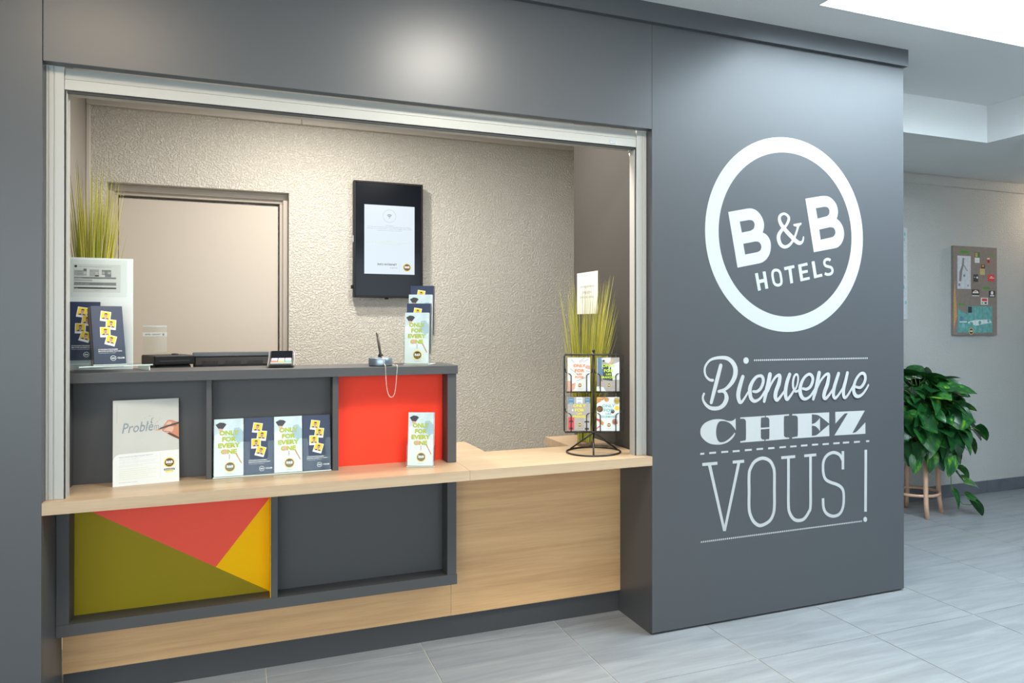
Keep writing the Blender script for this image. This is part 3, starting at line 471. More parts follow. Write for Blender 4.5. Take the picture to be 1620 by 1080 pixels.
# ---------------------------------------------------------------- lettering on the column
GLYPHS={
 'letter_b_left':[('p','1939 9170 2443 9276 2469 9280 2507 9284 2549 9287 2589 9285 2626 9277 2664 9266 2701 9250 2736 9230 2769 9205 2801 9174 2829 9141 2854 9109 2873 9077 2888 9044 2900 9012 2908 8981 2914 8951 2915 8924 2914 8896 2911 8868 2904 8837 2894 8804 2883 8774 2876 8754 2896 8747 2925 8737 2957 8724 2986 8706 3012 8683 3037 8655 3060 8625 3078 8594 3090 8563 3099 8532 3104 8499 3105 8463 3104 8422 3099 8378 3090 8333 3077 8292 3060 8254 3037 8217 3012 8183 2985 8153 2957 8128 2926 8107 2895 8089 2867 8074 2841 8063 2816 8056 2795 8051 2780 8047 2187 7931','2247 8973 2499 9023 2516 9023 2540 9023 2567 9022 2589 9016 2606 9007 2622 8994 2635 8979 2645 8963 2651 8947 2653 8929 2652 8911 2650 8893 2646 8875 2641 8858 2634 8841 2622 8826 2605 8812 2581 8799 2559 8787 2544 8779 2305 8726','2342 8475 2679 8543 2696 8543 2720 8542 2746 8540 2769 8534 2788 8522 2805 8506 2820 8488 2830 8471 2837 8454 2840 8436 2840 8418 2837 8402 2833 8385 2826 8368 2816 8352 2803 8338 2785 8326 2761 8314 2739 8305 2724 8298 2393 8234')],
 'letter_b_right':[('p','4097 9607 4576 9701 4608 9704 4653 9708 4703 9711 4749 9709 4788 9700 4827 9687 4863 9671 4898 9652 4931 9628 4962 9601 4991 9572 5015 9541 5034 9509 5048 9474 5059 9439 5067 9406 5072 9375 5073 9345 5071 9316 5067 9288 5060 9259 5050 9229 5039 9202 5032 9184 5051 9174 5078 9159 5108 9140 5135 9119 5159 9093 5183 9064 5205 9033 5223 9001 5237 8968 5248 8934 5256 8899 5260 8864 5262 8830 5260 8795 5254 8760 5245 8725 5232 8690 5215 8653 5194 8619 5172 8588 5146 8561 5117 8538 5087 8517 5059 8501 5030 8489 5001 8482 4976 8477 4959 8473 4347 8357','4405 9403 4662 9451 4681 9451 4708 9450 4737 9448 4761 9441 4778 9430 4792 9416 4803 9399 4810 9382 4815 9363 4816 9343 4815 9322 4810 9303 4802 9286 4790 9269 4776 9254 4761 9242 4742 9232 4720 9225 4700 9220 4686 9216 4458 9157','4507 8901 4822 8973 4844 8973 4875 8973 4908 8971 4934 8965 4953 8953 4968 8937 4980 8919 4989 8901 4995 8882 4997 8862 4996 8842 4991 8822 4982 8804 4968 8786 4952 8769 4934 8755 4912 8744 4887 8736 4863 8730 4847 8726 4550 8660')],
 'ampersand':[('strip','4061 8699 4060 8685 4058 8664 4054 8640 4049 8614 4039 8590 4025 8569 4008 8550 3988 8533 3963 8520 3936 8512 3908 8511 3880 8515 3853 8524 3827 8536 3798 8552 3765 8573 3730 8599 3694 8627 3659 8656 3627 8682 3597 8706 3568 8730 3540 8754 3512 8778 3485 8803 3458 8829 3430 8856 3404 8883 3379 8911 3358 8939 3341 8966 3327 8993 3316 9019 3308 9047 3304 9074 3304 9101 3309 9127 3318 9152 3332 9176 3350 9196 3372 9213 3398 9226 3426 9237 3455 9245 3485 9248 3514 9245 3542 9237 3569 9226 3594 9212 3614 9197 3630 9181 3643 9161 3652 9138 3655 9112 3651 9085 3642 9056 3628 9026 3610 8996 3590 8965 3568 8936 3544 8907 3516 8880 3489 8855 3464 8831 3444 8808 3426 8785 3409 8761 3395 8739 3385 8719 3378 8701 3374 8684 3373 8667 3373 8651 3375 8634 3379 8618 3384 8599 3392 8579 3401 8559 3411 8542 3421 8528 3434 8517 3451 8506 3469 8497 3488 8491 3506 8489 3525 8490 3547 8496 3570 8505 3594 8517 3616 8531 3637 8547 3659 8568 3680 8592 3700 8617 3718 8640 3733 8660 3744 8678 3755 8697 3765 8718 3776 8742 3789 8769 3802 8798 3814 8829 3826 8859 3835 8886 3842 8911 3847 8936 3852 8959 3855 8978 3858 8993','4021 8705 4018 8691 4014 8671 4010 8650 4003 8631 3995 8620 3984 8612 3970 8605 3955 8601 3941 8600 3931 8602 3921 8605 3909 8609 3895 8617 3877 8628 3854 8642 3827 8660 3795 8684 3761 8711 3726 8739 3693 8765 3663 8789 3634 8811 3606 8833 3580 8856 3554 8878 3528 8902 3501 8927 3477 8952 3455 8975 3437 8997 3422 9017 3410 9036 3400 9054 3393 9070 3389 9084 3387 9098 3387 9112 3389 9125 3393 9137 3399 9147 3410 9158 3427 9171 3447 9181 3467 9188 3484 9191 3501 9188 3520 9181 3539 9170 3555 9158 3566 9147 3573 9138 3576 9130 3578 9123 3578 9115 3576 9102 3571 9082 3562 9057 3550 9029 3534 9002 3517 8977 3496 8955 3470 8933 3441 8911 3411 8888 3384 8864 3361 8839 3339 8815 3319 8790 3301 8764 3286 8736 3276 8706 3270 8677 3268 8648 3270 8619 3276 8591 3286 8563 3299 8534 3315 8506 3336 8480 3359 8458 3386 8440 3414 8427 3445 8417 3477 8412 3509 8411 3540 8417 3571 8426 3601 8440 3630 8456 3657 8475 3683 8498 3707 8524 3730 8552 3750 8579 3768 8604 3783 8627 3796 8649 3807 8671 3817 8694 3828 8718 3841 8746 3853 8777 3866 8808 3878 8839 3889 8867 3899 8893 3908 8918 3917 8941 3924 8960 3928 8974','4027 8716 4038 8722 4050 8720 4059 8711','3870 9012 3891 9020 3913 9014 3927 8996'),('p','3743 8989 3981 9036 3981 8997 3922 8956 3838 8933 3755 8951')],
 'hotels':[('p','2661 7812 2742 7829 2828 7434 2747 7418'),('p','2872 7858 2956 7870 3032 7480 2950 7465'),('p','2733 7662 2941 7705 2950 7625 2751 7584'),('ring','3117 7780 3117 7799 3118 7818 3120 7837 3124 7856 3131 7875 3141 7891 3153 7904 3166 7914 3179 7922 3192 7928 3207 7933 3223 7937 3238 7938 3254 7939 3268 7938 3282 7937 3298 7935 3314 7931 3330 7926 3346 7917 3360 7906 3372 7894 3382 7881 3391 7866 3399 7850 3405 7833 3409 7815 3413 7798 3415 7781 3419 7765 3422 7747 3427 7728 3431 7707 3435 7686 3437 7667 3437 7649 3436 7632 3434 7615 3429 7599 3421 7582 3410 7568 3396 7556 3383 7548 3370 7542 3358 7537 3346 7532 3333 7528 3319 7526 3305 7524 3290 7525 3276 7526 3260 7529 3245 7533 3229 7539 3213 7547 3200 7557 3187 7568 3176 7580 3166 7594 3157 7610 3150 7627 3145 7645 3140 7663 3137 7680 3134 7695 3130 7711 3126 7726 3122 7743 3119 7761','3182 7783 3182 7797 3183 7813 3185 7827 3187 7839 3190 7847 3193 7852 3197 7856 3202 7860 3209 7864 3216 7868 3224 7870 3233 7872 3243 7873 3253 7873 3264 7873 3275 7872 3286 7870 3296 7868 3304 7866 3310 7862 3316 7858 3322 7851 3328 7844 3334 7834 3339 7825 3343 7814 3346 7802 3348 7787 3351 7770 3354 7752 3359 7733 3363 7714 3367 7695 3370 7677 3372 7663 3372 7650 3371 7638 3370 7629 3368 7621 3366 7617 3363 7613 3358 7610 3351 7605 3342 7601 3333 7597 3325 7594 3317 7592 3310 7590 3302 7590 3294 7590 3285 7591 3274 7593 3264 7595 3255 7598 3248 7602 3241 7607 3234 7614 3227 7621 3221 7630 3216 7639 3212 7649 3208 7662 3204 7677 3201 7693 3197 7710 3193 7727 3189 7742 3186 7757 3183 7770'),('p','3476 7978 3767 8037 3781 7972 3492 7906'),('p','3595 7974 3680 7991 3739 7621 3658 7602'),('p','3881 8048 3966 8065 4039 7679 3953 7659'),('p','3893 8051 4149 8107 4164 8042 3908 7990'),('p','3930 7896 4158 7936 4167 7873 3939 7830'),('p','3948 7721 4213 7775 4226 7712 3957 7659'),('p','4278 8133 4365 8148 4444 7757 4355 7740'),('p','4352 7804 4584 7857 4603 7792 4355 7740'),('strip','4824 8151 4818 8155 4811 8160 4804 8165 4798 8169 4793 8170 4785 8172 4774 8173 4763 8174 4752 8173 4743 8171 4733 8168 4722 8163 4711 8158 4703 8152 4698 8148 4696 8143 4693 8137 4691 8129 4691 8121 4692 8115 4694 8107 4698 8098 4703 8089 4709 8082 4714 8078 4722 8074 4735 8071 4751 8068 4770 8066 4788 8062 4805 8059 4823 8056 4843 8053 4864 8047 4884 8038 4901 8024 4915 8009 4925 7992 4932 7975 4937 7958 4939 7940 4938 7922 4934 7904 4927 7887 4917 7871 4905 7858 4890 7846 4874 7836 4857 7828 4839 7821 4820 7816 4801 7813 4781 7811 4761 7810 4741 7810 4721 7813 4702 7819 4685 7824 4671 7829 4662 7833','4861 8205 4857 8208 4849 8214 4838 8221 4825 8228 4810 8234 4794 8237 4779 8238 4762 8239 4744 8238 4727 8235 4710 8229 4694 8222 4677 8213 4661 8202 4648 8189 4637 8172 4630 8155 4627 8138 4626 8120 4628 8102 4633 8085 4640 8068 4650 8051 4663 8036 4680 8022 4700 8013 4721 8007 4741 8004 4759 8001 4776 7998 4794 7995 4813 7992 4830 7989 4842 7986 4850 7982 4856 7978 4862 7970 4867 7962 4871 7953 4873 7945 4874 7938 4873 7931 4872 7923 4869 7917 4866 7911 4861 7906 4853 7900 4842 7894 4831 7888 4819 7884 4806 7880 4791 7877 4776 7876 4760 7875 4747 7875 4735 7877 4721 7881 4706 7886 4693 7891 4683 7894','','')],
 'bienvenue':[('strip','1781 5724 1765 5667 1741 5586 1714 5492 1685 5395 1657 5307 1629 5220 1599 5128 1569 5040 1543 4965 1525 4911','1695 5751 1677 5694 1651 5614 1620 5521 1590 5425 1563 5336 1537 5248 1510 5155 1486 5066 1465 4989 1449 4935','1711 5774 1737 5783 1764 5774 1781 5752','1511 4891 1488 4884 1464 4891 1450 4910'),('strip','1523 5382 1512 5384 1496 5385 1475 5388 1452 5394 1428 5404 1407 5418 1386 5434 1365 5453 1345 5474 1328 5496 1315 5520 1305 5546 1297 5573 1292 5600 1289 5627 1290 5653 1293 5679 1299 5705 1308 5731 1320 5756 1336 5781 1355 5807 1378 5831 1402 5853 1427 5873 1454 5890 1482 5903 1512 5915 1542 5924 1574 5932 1607 5939 1643 5944 1679 5948 1715 5950 1750 5951 1783 5952 1817 5951 1851 5949 1884 5944 1918 5937 1950 5926 1981 5912 2011 5896 2038 5878 2064 5858 2087 5837 2109 5813 2128 5788 2145 5763 2159 5738 2171 5714 2180 5688 2187 5662 2191 5635 2192 5608 2191 5579 2188 5549 2182 5518 2173 5487 2162 5456 2147 5425 2130 5396 2111 5368 2090 5341 2068 5315 2045 5292 2020 5269 1994 5249 1968 5230 1943 5214 1918 5199 1894 5187 1870 5177 1846 5168 1821 5160 1793 5152 1763 5144 1735 5137 1710 5132 1694 5128','1529 5447 1517 5448 1501 5448 1485 5449 1469 5451 1455 5456 1439 5465 1420 5478 1402 5492 1385 5508 1372 5525 1362 5543 1354 5563 1348 5585 1344 5607 1342 5629 1342 5649 1344 5670 1349 5690 1356 5711 1366 5731 1379 5751 1395 5773 1414 5795 1435 5814 1456 5830 1479 5842 1503 5851 1529 5858 1557 5864 1586 5869 1616 5873 1649 5876 1683 5877 1716 5877 1749 5876 1780 5874 1811 5871 1840 5867 1866 5861 1891 5853 1914 5843 1936 5830 1958 5815 1977 5799 1995 5783 2010 5766 2024 5747 2037 5728 2048 5708 2056 5689 2062 5672 2066 5657 2069 5642 2070 5626 2070 5608 2069 5587 2067 5565 2064 5543 2060 5520 2053 5498 2044 5476 2033 5452 2020 5427 2005 5403 1989 5380 1973 5358 1955 5337 1935 5316 1916 5296 1896 5279 1878 5264 1859 5252 1841 5241 1821 5231 1800 5222 1776 5215 1749 5209 1722 5204 1697 5200 1680 5197','1547 5439 1558 5422 1556 5402 1542 5387','1672 5131 1656 5145 1652 5167 1661 5186'),('strip','1686 5195 1701 5196 1723 5196 1750 5197 1777 5196 1802 5193 1823 5187 1842 5178 1860 5168 1875 5155 1890 5139 1904 5120 1916 5099 1927 5076 1936 5053 1942 5030 1944 5007 1943 4985 1938 4963 1931 4943 1923 4923 1912 4903 1899 4882 1884 4860 1865 4839 1844 4820 1821 4803 1796 4788 1770 4775 1743 4764 1715 4755 1687 4749 1659 4744 1631 4742 1604 4741 1577 4742 1550 4744 1523 4747 1496 4753 1468 4760 1442 4770 1416 4783 1391 4799 1368 4816 1347 4834 1327 4852 1309 4873 1293 4894 1279 4916 1267 4938 1257 4958 1249 4977 1244 4996 1241 5014 1240 5033 1241 5052 1245 5072 1253 5092 1261 5111 1269 5125 1273 5136','1688 5130 1704 5131 1726 5132 1750 5133 1772 5133 1788 5130 1798 5126 1807 5120 1814 5113 1819 5105 1824 5096 1828 5083 1832 5067 1834 5050 1835 5033 1834 5020 1834 5009 1832 5001 1830 4993 1827 4983 1822 4970 1815 4955 1807 4939 1798 4923 1788 4909 1776 4896 1763 4883 1746 4870 1727 4858 1708 4847 1689 4839 1670 4833 1649 4830 1627 4829 1604 4829 1581 4829 1558 4830 1535 4832 1513 4835 1491 4839 1471 4845 1451 4853 1430 4863 1410 4875 1390 4888 1373 4901 1357 4916 1342 4932 1328 4949 1316 4966 1307 4982 1300 4996 1296 5009 1293 5021 1292 5033 1293 5044 1295 5057 1301 5072 1308 5088 1316 5103 1321 5113','1668 5135 1656 5151 1655 5172 1667 5188','1284 5147 1300 5150 1315 5144 1323 5129'),('strip','2368 5454 2360 5433 2350 5403 2338 5368 2326 5332 2315 5297 2304 5261 2292 5223 2281 5185 2271 5150 2264 5120 2260 5095 2257 5075 2256 5056 2256 5039 2257 5021 2259 5001 2264 4979 2269 4960 2274 4945 2276 4937 2274 4936 2269 4936 2266 4934 2270 4932 2278 4934 2289 4941 2304 4953 2320 4969 2337 4989 2355 5009 2376 5034 2398 5062 2420 5092 2439 5118 2453 5136','2284 5488 2274 5467 2261 5439 2246 5404 2230 5368 2216 5331 2202 5295 2189 5256 2175 5217 2164 5178 2155 5143 2150 5111 2147 5083 2147 5056 2149 5030 2153 5005 2159 4978 2167 4951 2178 4925 2190 4901 2206 4880 2227 4864 2253 4856 2277 4858 2297 4866 2315 4878 2332 4894 2348 4912 2364 4933 2380 4954 2397 4977 2416 5003 2438 5033 2459 5064 2478 5090 2491 5108','2301 5509 2328 5516 2354 5506 2369 5482','2465 5144 2479 5144 2491 5136 2495 5122'),('strip','2611 5160 2626 5159 2647 5157 2668 5156 2688 5157 2704 5161 2719 5167 2736 5176 2752 5188 2768 5201 2782 5216 2794 5233 2807 5255 2819 5278 2829 5302 2837 5322 2841 5339 2844 5355 2845 5369 2845 5382 2843 5394 2841 5405 2837 5416 2831 5426 2826 5434 2822 5439 2818 5442 2811 5445 2801 5446 2788 5447 2774 5446 2759 5443 2744 5440 2730 5435 2716 5428 2702 5418 2686 5404 2669 5386 2651 5364 2635 5342 2620 5319 2607 5296 2594 5271 2584 5247 2575 5223 2570 5201 2567 5181 2565 5158 2566 5135 2568 5111 2570 5087 2573 5065 2577 5045 2581 5027 2586 5012 2592 4999 2600 4987 2610 4975 2622 4964 2633 4955 2642 4950 2652 4947 2665 4946 2681 4947 2698 4951 2717 4956 2735 4963 2753 4971 2771 4981 2789 4994 2806 5009 2826 5030 2848 5059 2870 5089 2889 5116 2903 5135','2605 5102 2619 5099 2639 5095 2665 5091 2693 5090 2722 5093 2748 5102 2772 5113 2796 5128 2818 5145 2839 5165 2858 5189 2875 5215 2891 5243 2904 5270 2914 5296 2921 5320 2926 5344 2928 5367 2927 5389 2923 5411 2917 5432 2908 5452 2896 5471 2882 5488 2864 5502 2843 5511 2823 5515 2803 5516 2784 5515 2766 5512 2747 5510 2727 5506 2706 5500 2683 5491 2660 5478 2637 5461 2613 5441 2590 5418 2568 5394 2548 5369 2530 5344 2512 5317 2495 5288 2481 5257 2470 5225 2464 5192 2462 5160 2463 5129 2466 5100 2469 5074 2473 5048 2479 5022 2487 4996 2497 4971 2511 4947 2529 4926 2549 4907 2571 4891 2596 4879 2622 4871 2649 4869 2674 4872 2698 4878 2720 4887 2741 4897 2762 4907 2783 4919 2804 4933 2825 4950 2846 4970 2868 4996 2892 5027 2914 5058 2932 5086 2945 5105','2589 5109 2580 5125 2582 5143 2594 5156','2916 5145 2932 5145 2945 5135 2950 5120'),('strip','3123 5493 3117 5464 3109 5423 3099 5374 3088 5324 3076 5276 3063 5232 3048 5188 3033 5145 3019 5104 3006 5065 2992 5024 2979 4982 2965 4943 2954 4908 2946 4884','3020 5516 3013 5487 3004 5446 2992 5399 2980 5350 2969 5305 2957 5264 2944 5221 2931 5178 2918 5135 2907 5092 2898 5049 2891 5004 2884 4962 2879 4926 2875 4901','3037 5544 3067 5557 3098 5550 3120 5525','2934 4865 2914 4856 2892 4861 2877 4878'),('strip','2980 5131 2993 5155 3012 5188 3034 5227 3058 5267 3081 5304 3104 5337 3127 5370 3151 5402 3176 5431 3199 5456 3223 5477 3248 5493 3272 5506 3295 5515 3318 5520 3342 5519 3367 5507 3386 5486 3395 5462 3399 5436 3399 5407 3395 5373 3390 5337 3381 5300 3371 5263 3357 5227 3340 5192 3322 5159 3307 5129 3296 5103 3288 5077 3281 5052 3276 5028 3273 5008 3272 4993 3272 4980 3275 4965 3278 4953 3279 4948 3271 4948 3266 4947 3275 4950 3290 4960 3309 4975 3329 4993 3354 5015 3382 5043 3410 5073 3435 5100 3452 5118','3031 5103 3044 5127 3062 5161 3083 5200 3106 5239 3127 5273 3149 5304 3173 5336 3196 5365 3219 5391 3240 5410 3260 5425 3280 5435 3298 5442 3312 5444 3320 5444 3320 5443 3314 5444 3308 5448 3307 5446 3306 5437 3302 5418 3296 5392 3287 5362 3277 5330 3267 5301 3255 5273 3240 5243 3223 5210 3206 5176 3192 5141 3182 5108 3174 5077 3168 5045 3165 5014 3167 4983 3174 4953 3187 4926 3203 4901 3226 4880 3260 4868 3293 4874 3317 4889 3336 4907 3355 4926 3374 4947 3398 4972 3425 5004 3452 5036 3475 5064 3492 5083','3018 5090 3000 5088 2984 5097 2977 5113','3466 5126 3483 5125 3495 5114 3498 5098'),('strip','3670 5471 3660 5449 3646 5417 3631 5381 3616 5344 3604 5309 3594 5274 3584 5237 3576 5200 3568 5164 3563 5131 3560 5101 3558 5073 3557 5046 3558 5023 3560 5002 3562 4982 3565 4964 3568 4951 3567 4949 3554 4951 3551 4950 3564 4958 3583 4973 3603 4993 3623 5011 3643 5031 3664 5053 3684 5077 3702 5098 3715 5112','3588 5509 3577 5487 3562 5457 3543 5420 3525 5380 3510 5341 3497 5303 3486 5263 3476 5222 3467 5183 3461 5145 3458 5110 3456 5076 3457 5043 3460 5013 3465 4985 3471 4960 3481 4934 3494 4909 3515 4886 3552 4873 3586 4884 3610 4902 3631 4923 3651 4945 3670 4966 3690 4988 3710 5014 3730 5040 3746 5061 3758 5077','3607 5529 3634 5535 3660 5523 3673 5499','3729 5121 3747 5120 3760 5109 3764 5093'),('strip','3702 5109 3714 5118 3731 5129 3749 5143 3766 5157 3780 5173 3792 5190 3803 5211 3814 5234 3823 5257 3830 5280 3836 5302 3841 5325 3844 5348 3845 5370 3846 5389 3845 5406 3843 5422 3840 5437 3836 5448 3832 5455 3829 5458 3827 5460 3824 5460 3821 5460 3818 5459 3813 5456 3806 5451 3799 5444 3792 5434 3785 5422 3778 5406 3770 5385 3764 5363 3758 5339 3755 5316 3753 5292 3752 5267 3752 5241 3755 5218 3759 5198 3766 5178 3775 5158 3786 5140 3797 5127 3805 5120 3811 5118 3821 5118 3835 5121 3851 5127 3866 5135 3881 5146 3899 5163 3916 5183 3932 5201 3943 5214','3734 5067 3746 5075 3762 5088 3782 5104 3802 5122 3819 5143 3834 5165 3847 5189 3859 5215 3869 5240 3878 5265 3885 5290 3891 5316 3895 5342 3898 5366 3899 5389 3898 5411 3895 5431 3891 5451 3885 5468 3876 5484 3865 5498 3850 5508 3834 5514 3817 5515 3800 5512 3785 5505 3770 5496 3757 5483 3744 5468 3732 5449 3722 5428 3713 5405 3705 5379 3698 5352 3693 5324 3690 5297 3688 5268 3688 5238 3690 5209 3696 5180 3706 5153 3719 5127 3735 5102 3753 5081 3777 5065 3804 5057 3830 5059 3854 5066 3876 5076 3897 5088 3918 5105 3938 5126 3957 5148 3972 5166 3983 5179','3719 5061 3703 5066 3693 5079 3693 5095','3957 5222 3973 5221 3986 5210 3989 5194'),('strip','4016 5180 4031 5177 4052 5172 4075 5168 4097 5166 4114 5168 4131 5173 4150 5181 4169 5191 4187 5203 4201 5215 4214 5231 4227 5251 4238 5273 4247 5295 4254 5315 4258 5333 4260 5350 4260 5366 4258 5380 4255 5392 4250 5402 4242 5414 4233 5425 4222 5434 4214 5439 4206 5443 4198 5445 4187 5445 4174 5443 4159 5438 4143 5430 4125 5420 4107 5407 4090 5392 4073 5374 4056 5351 4038 5324 4021 5294 4006 5264 3995 5237 3987 5213 3982 5190 3980 5167 3978 5145 3978 5123 3978 5101 3980 5080 3983 5061 3987 5042 3992 5026 3999 5011 4006 4996 4015 4982 4024 4970 4033 4961 4043 4954 4053 4948 4064 4943 4077 4941 4093 4941 4114 4944 4136 4951 4161 4960 4185 4973 4209 4989 4235 5014 4265 5048 4294 5085 4319 5118 4337 5141','4002 5122 4016 5118 4037 5111 4063 5103 4093 5097 4123 5097 4152 5103 4179 5112 4206 5125 4232 5141 4256 5160 4277 5183 4295 5210 4311 5237 4323 5265 4333 5292 4339 5318 4343 5345 4343 5371 4339 5397 4332 5421 4320 5445 4304 5466 4286 5484 4266 5498 4244 5509 4221 5516 4199 5517 4176 5515 4155 5509 4133 5501 4112 5491 4089 5479 4065 5464 4041 5445 4018 5424 3995 5398 3972 5368 3950 5336 3930 5304 3913 5273 3900 5242 3890 5212 3883 5183 3878 5154 3875 5126 3875 5098 3877 5069 3881 5041 3888 5013 3897 4987 3910 4963 3925 4940 3942 4919 3962 4901 3983 4886 4005 4876 4029 4869 4054 4865 4080 4866 4106 4871 4133 4878 4160 4889 4190 4904 4219 4922 4248 4945 4278 4976 4308 5013 4337 5052 4362 5085 4379 5108','3986 5132 3979 5149 3983 5166 3997 5178','4350 5150 4367 5149 4380 5139 4384 5124'),('strip','4538 5492 4531 5462 4521 5419 4509 5369 4497 5318 4485 5271 4474 5229 4463 5187 4451 5146 4439 5105 4425 5064 4409 5022 4391 4979 4372 4938 4356 4903 4345 4878','4439 5517 4430 5487 4419 5445 4406 5395 4392 5345 4380 5298 4369 5256 4358 5215 4348 5174 4337 5134 4327 5095 4317 5053 4305 5008 4294 4965 4284 4929 4278 4902','4456 5544 4485 5556 4516 5548 4536 5524','4332 4861 4310 4855 4290 4862 4277 4880'),('strip','4388 5153 4403 5177 4425 5212 4450 5252 4477 5293 4503 5329 4530 5360 4558 5391 4586 5420 4613 5445 4639 5467 4664 5483 4688 5496 4712 5504 4735 5509 4755 5510 4776 5506 4798 5492 4813 5468 4817 5445 4818 5419 4816 5386 4811 5346 4804 5302 4795 5257 4783 5213 4768 5172 4750 5133 4731 5096 4715 5064 4703 5036 4694 5010 4687 4987 4682 4967 4680 4953 4679 4945 4678 4940 4678 4935 4676 4933 4672 4933 4669 4930 4678 4932 4695 4942 4718 4958 4742 4977 4766 4998 4791 5023 4820 5055 4848 5088 4873 5117 4890 5138','4439 5122 4454 5147 4474 5182 4498 5221 4523 5261 4547 5294 4572 5323 4599 5351 4626 5377 4652 5399 4675 5416 4694 5427 4712 5434 4728 5437 4739 5437 4746 5436 4746 5435 4738 5439 4732 5446 4731 5442 4728 5427 4723 5401 4715 5365 4704 5325 4692 5285 4680 5248 4667 5215 4650 5181 4632 5145 4615 5109 4601 5075 4591 5043 4583 5014 4577 4986 4575 4958 4577 4930 4586 4903 4602 4879 4624 4860 4655 4849 4688 4852 4715 4865 4739 4884 4763 4905 4786 4929 4810 4954 4836 4984 4864 5018 4891 5053 4915 5083 4931 5104','4425 5110 4407 5109 4391 5118 4384 5135','4904 5147 4921 5146 4933 5135 4937 5119'),('strip','5113 5458 5103 5433 5089 5399 5073 5359 5056 5317 5041 5279 5027 5243 5013 5206 5000 5171 4988 5138 4980 5107 4973 5078 4967 5048 4963 5021 4961 4997 4961 4978 4963 4960 4966 4943 4969 4932 4969 4928 4964 4928 4967 4927 4982 4933 5002 4945 5026 4964 5051 4986 5081 5018 5116 5060 5152 5105 5183 5144 5205 5172','5033 5492 5022 5469 5006 5435 4988 5395 4969 5354 4952 5316 4937 5280 4920 5244 4905 5207 4891 5170 4880 5133 4873 5098 4867 5062 4865 5028 4865 4996 4868 4966 4875 4937 4886 4910 4901 4885 4925 4863 4960 4853 4991 4860 5017 4875 5042 4895 5067 4918 5094 4945 5125 4981 5160 5025 5195 5071 5226 5112 5247 5139','5051 5513 5077 5518 5102 5508 5116 5484','5219 5181 5235 5180 5248 5170 5252 5155'),('strip','5382 5471 5375 5444 5365 5406 5353 5362 5340 5317 5328 5275 5317 5236 5304 5199 5293 5163 5283 5130 5276 5101 5272 5071 5269 5042 5267 5014 5267 4989 5268 4968 5270 4950 5273 4935 5275 4925 5273 4924 5267 4924 5268 4923 5278 4926 5295 4936 5315 4953 5339 4975 5368 5009 5404 5054 5440 5103 5472 5147 5495 5177','5302 5495 5293 5469 5281 5431 5267 5388 5253 5343 5240 5303 5226 5268 5212 5232 5198 5195 5185 5158 5176 5120 5170 5083 5168 5047 5168 5013 5171 4981 5176 4953 5183 4927 5193 4902 5207 4879 5230 4859 5262 4849 5290 4855 5314 4868 5336 4886 5358 4908 5383 4936 5413 4973 5448 5021 5484 5071 5516 5115 5538 5146','5317 5517 5341 5525 5366 5518 5382 5497','5508 5187 5524 5186 5538 5177 5543 5161'),('strip','5602 5172 5622 5168 5650 5161 5680 5154 5707 5151 5727 5152 5741 5157 5755 5165 5771 5177 5786 5191 5801 5208 5815 5226 5829 5248 5842 5271 5852 5293 5858 5312 5861 5330 5861 5349 5859 5369 5856 5386 5852 5398 5847 5405 5842 5412 5834 5419 5825 5424 5816 5427 5804 5428 5790 5427 5775 5423 5758 5417 5741 5407 5722 5393 5702 5374 5681 5352 5662 5328 5645 5304 5630 5278 5617 5250 5605 5220 5596 5191 5589 5164 5585 5138 5582 5113 5582 5089 5583 5067 5586 5048 5590 5030 5596 5013 5603 4998 5610 4986 5618 4976 5627 4968 5638 4960 5650 4954 5664 4950 5679 4948 5698 4948 5720 4952 5743 4959 5768 4969 5791 4981 5814 4998 5839 5019 5863 5043 5886 5068 5907 5090 5925 5111 5941 5132 5956 5152 5968 5170 5977 5183','5587 5115 5605 5109 5632 5100 5665 5090 5701 5082 5736 5081 5767 5089 5794 5102 5818 5118 5839 5136 5859 5156 5878 5178 5897 5204 5915 5232 5929 5261 5940 5291 5945 5322 5946 5353 5943 5382 5937 5410 5927 5435 5912 5457 5893 5475 5872 5488 5848 5496 5825 5501 5801 5501 5777 5497 5752 5490 5727 5479 5703 5464 5678 5446 5653 5424 5629 5400 5605 5374 5583 5346 5563 5316 5545 5285 5528 5252 5514 5220 5502 5187 5493 5156 5487 5124 5483 5092 5482 5061 5485 5031 5491 5002 5501 4974 5514 4948 5530 4924 5550 4903 5573 4887 5599 4874 5626 4866 5655 4863 5685 4864 5714 4870 5743 4880 5772 4893 5801 4909 5828 4927 5855 4950 5882 4976 5906 5003 5929 5030 5950 5054 5968 5078 5985 5102 5999 5124 6010 5142 6019 5155','5571 5125 5565 5142 5569 5160 5584 5171','5989 5192 6005 5193 6018 5184 6023 5170')],
 'bienvenue_dot':[('p','2490 5834 2486 5812 2476 5792 2460 5776 2439 5766 2416 5763 2394 5767 2373 5778 2357 5794 2347 5814 2343 5837 2347 5859 2357 5880 2374 5895 2394 5905 2417 5908 2439 5905 2460 5894 2476 5877 2486 5857')],
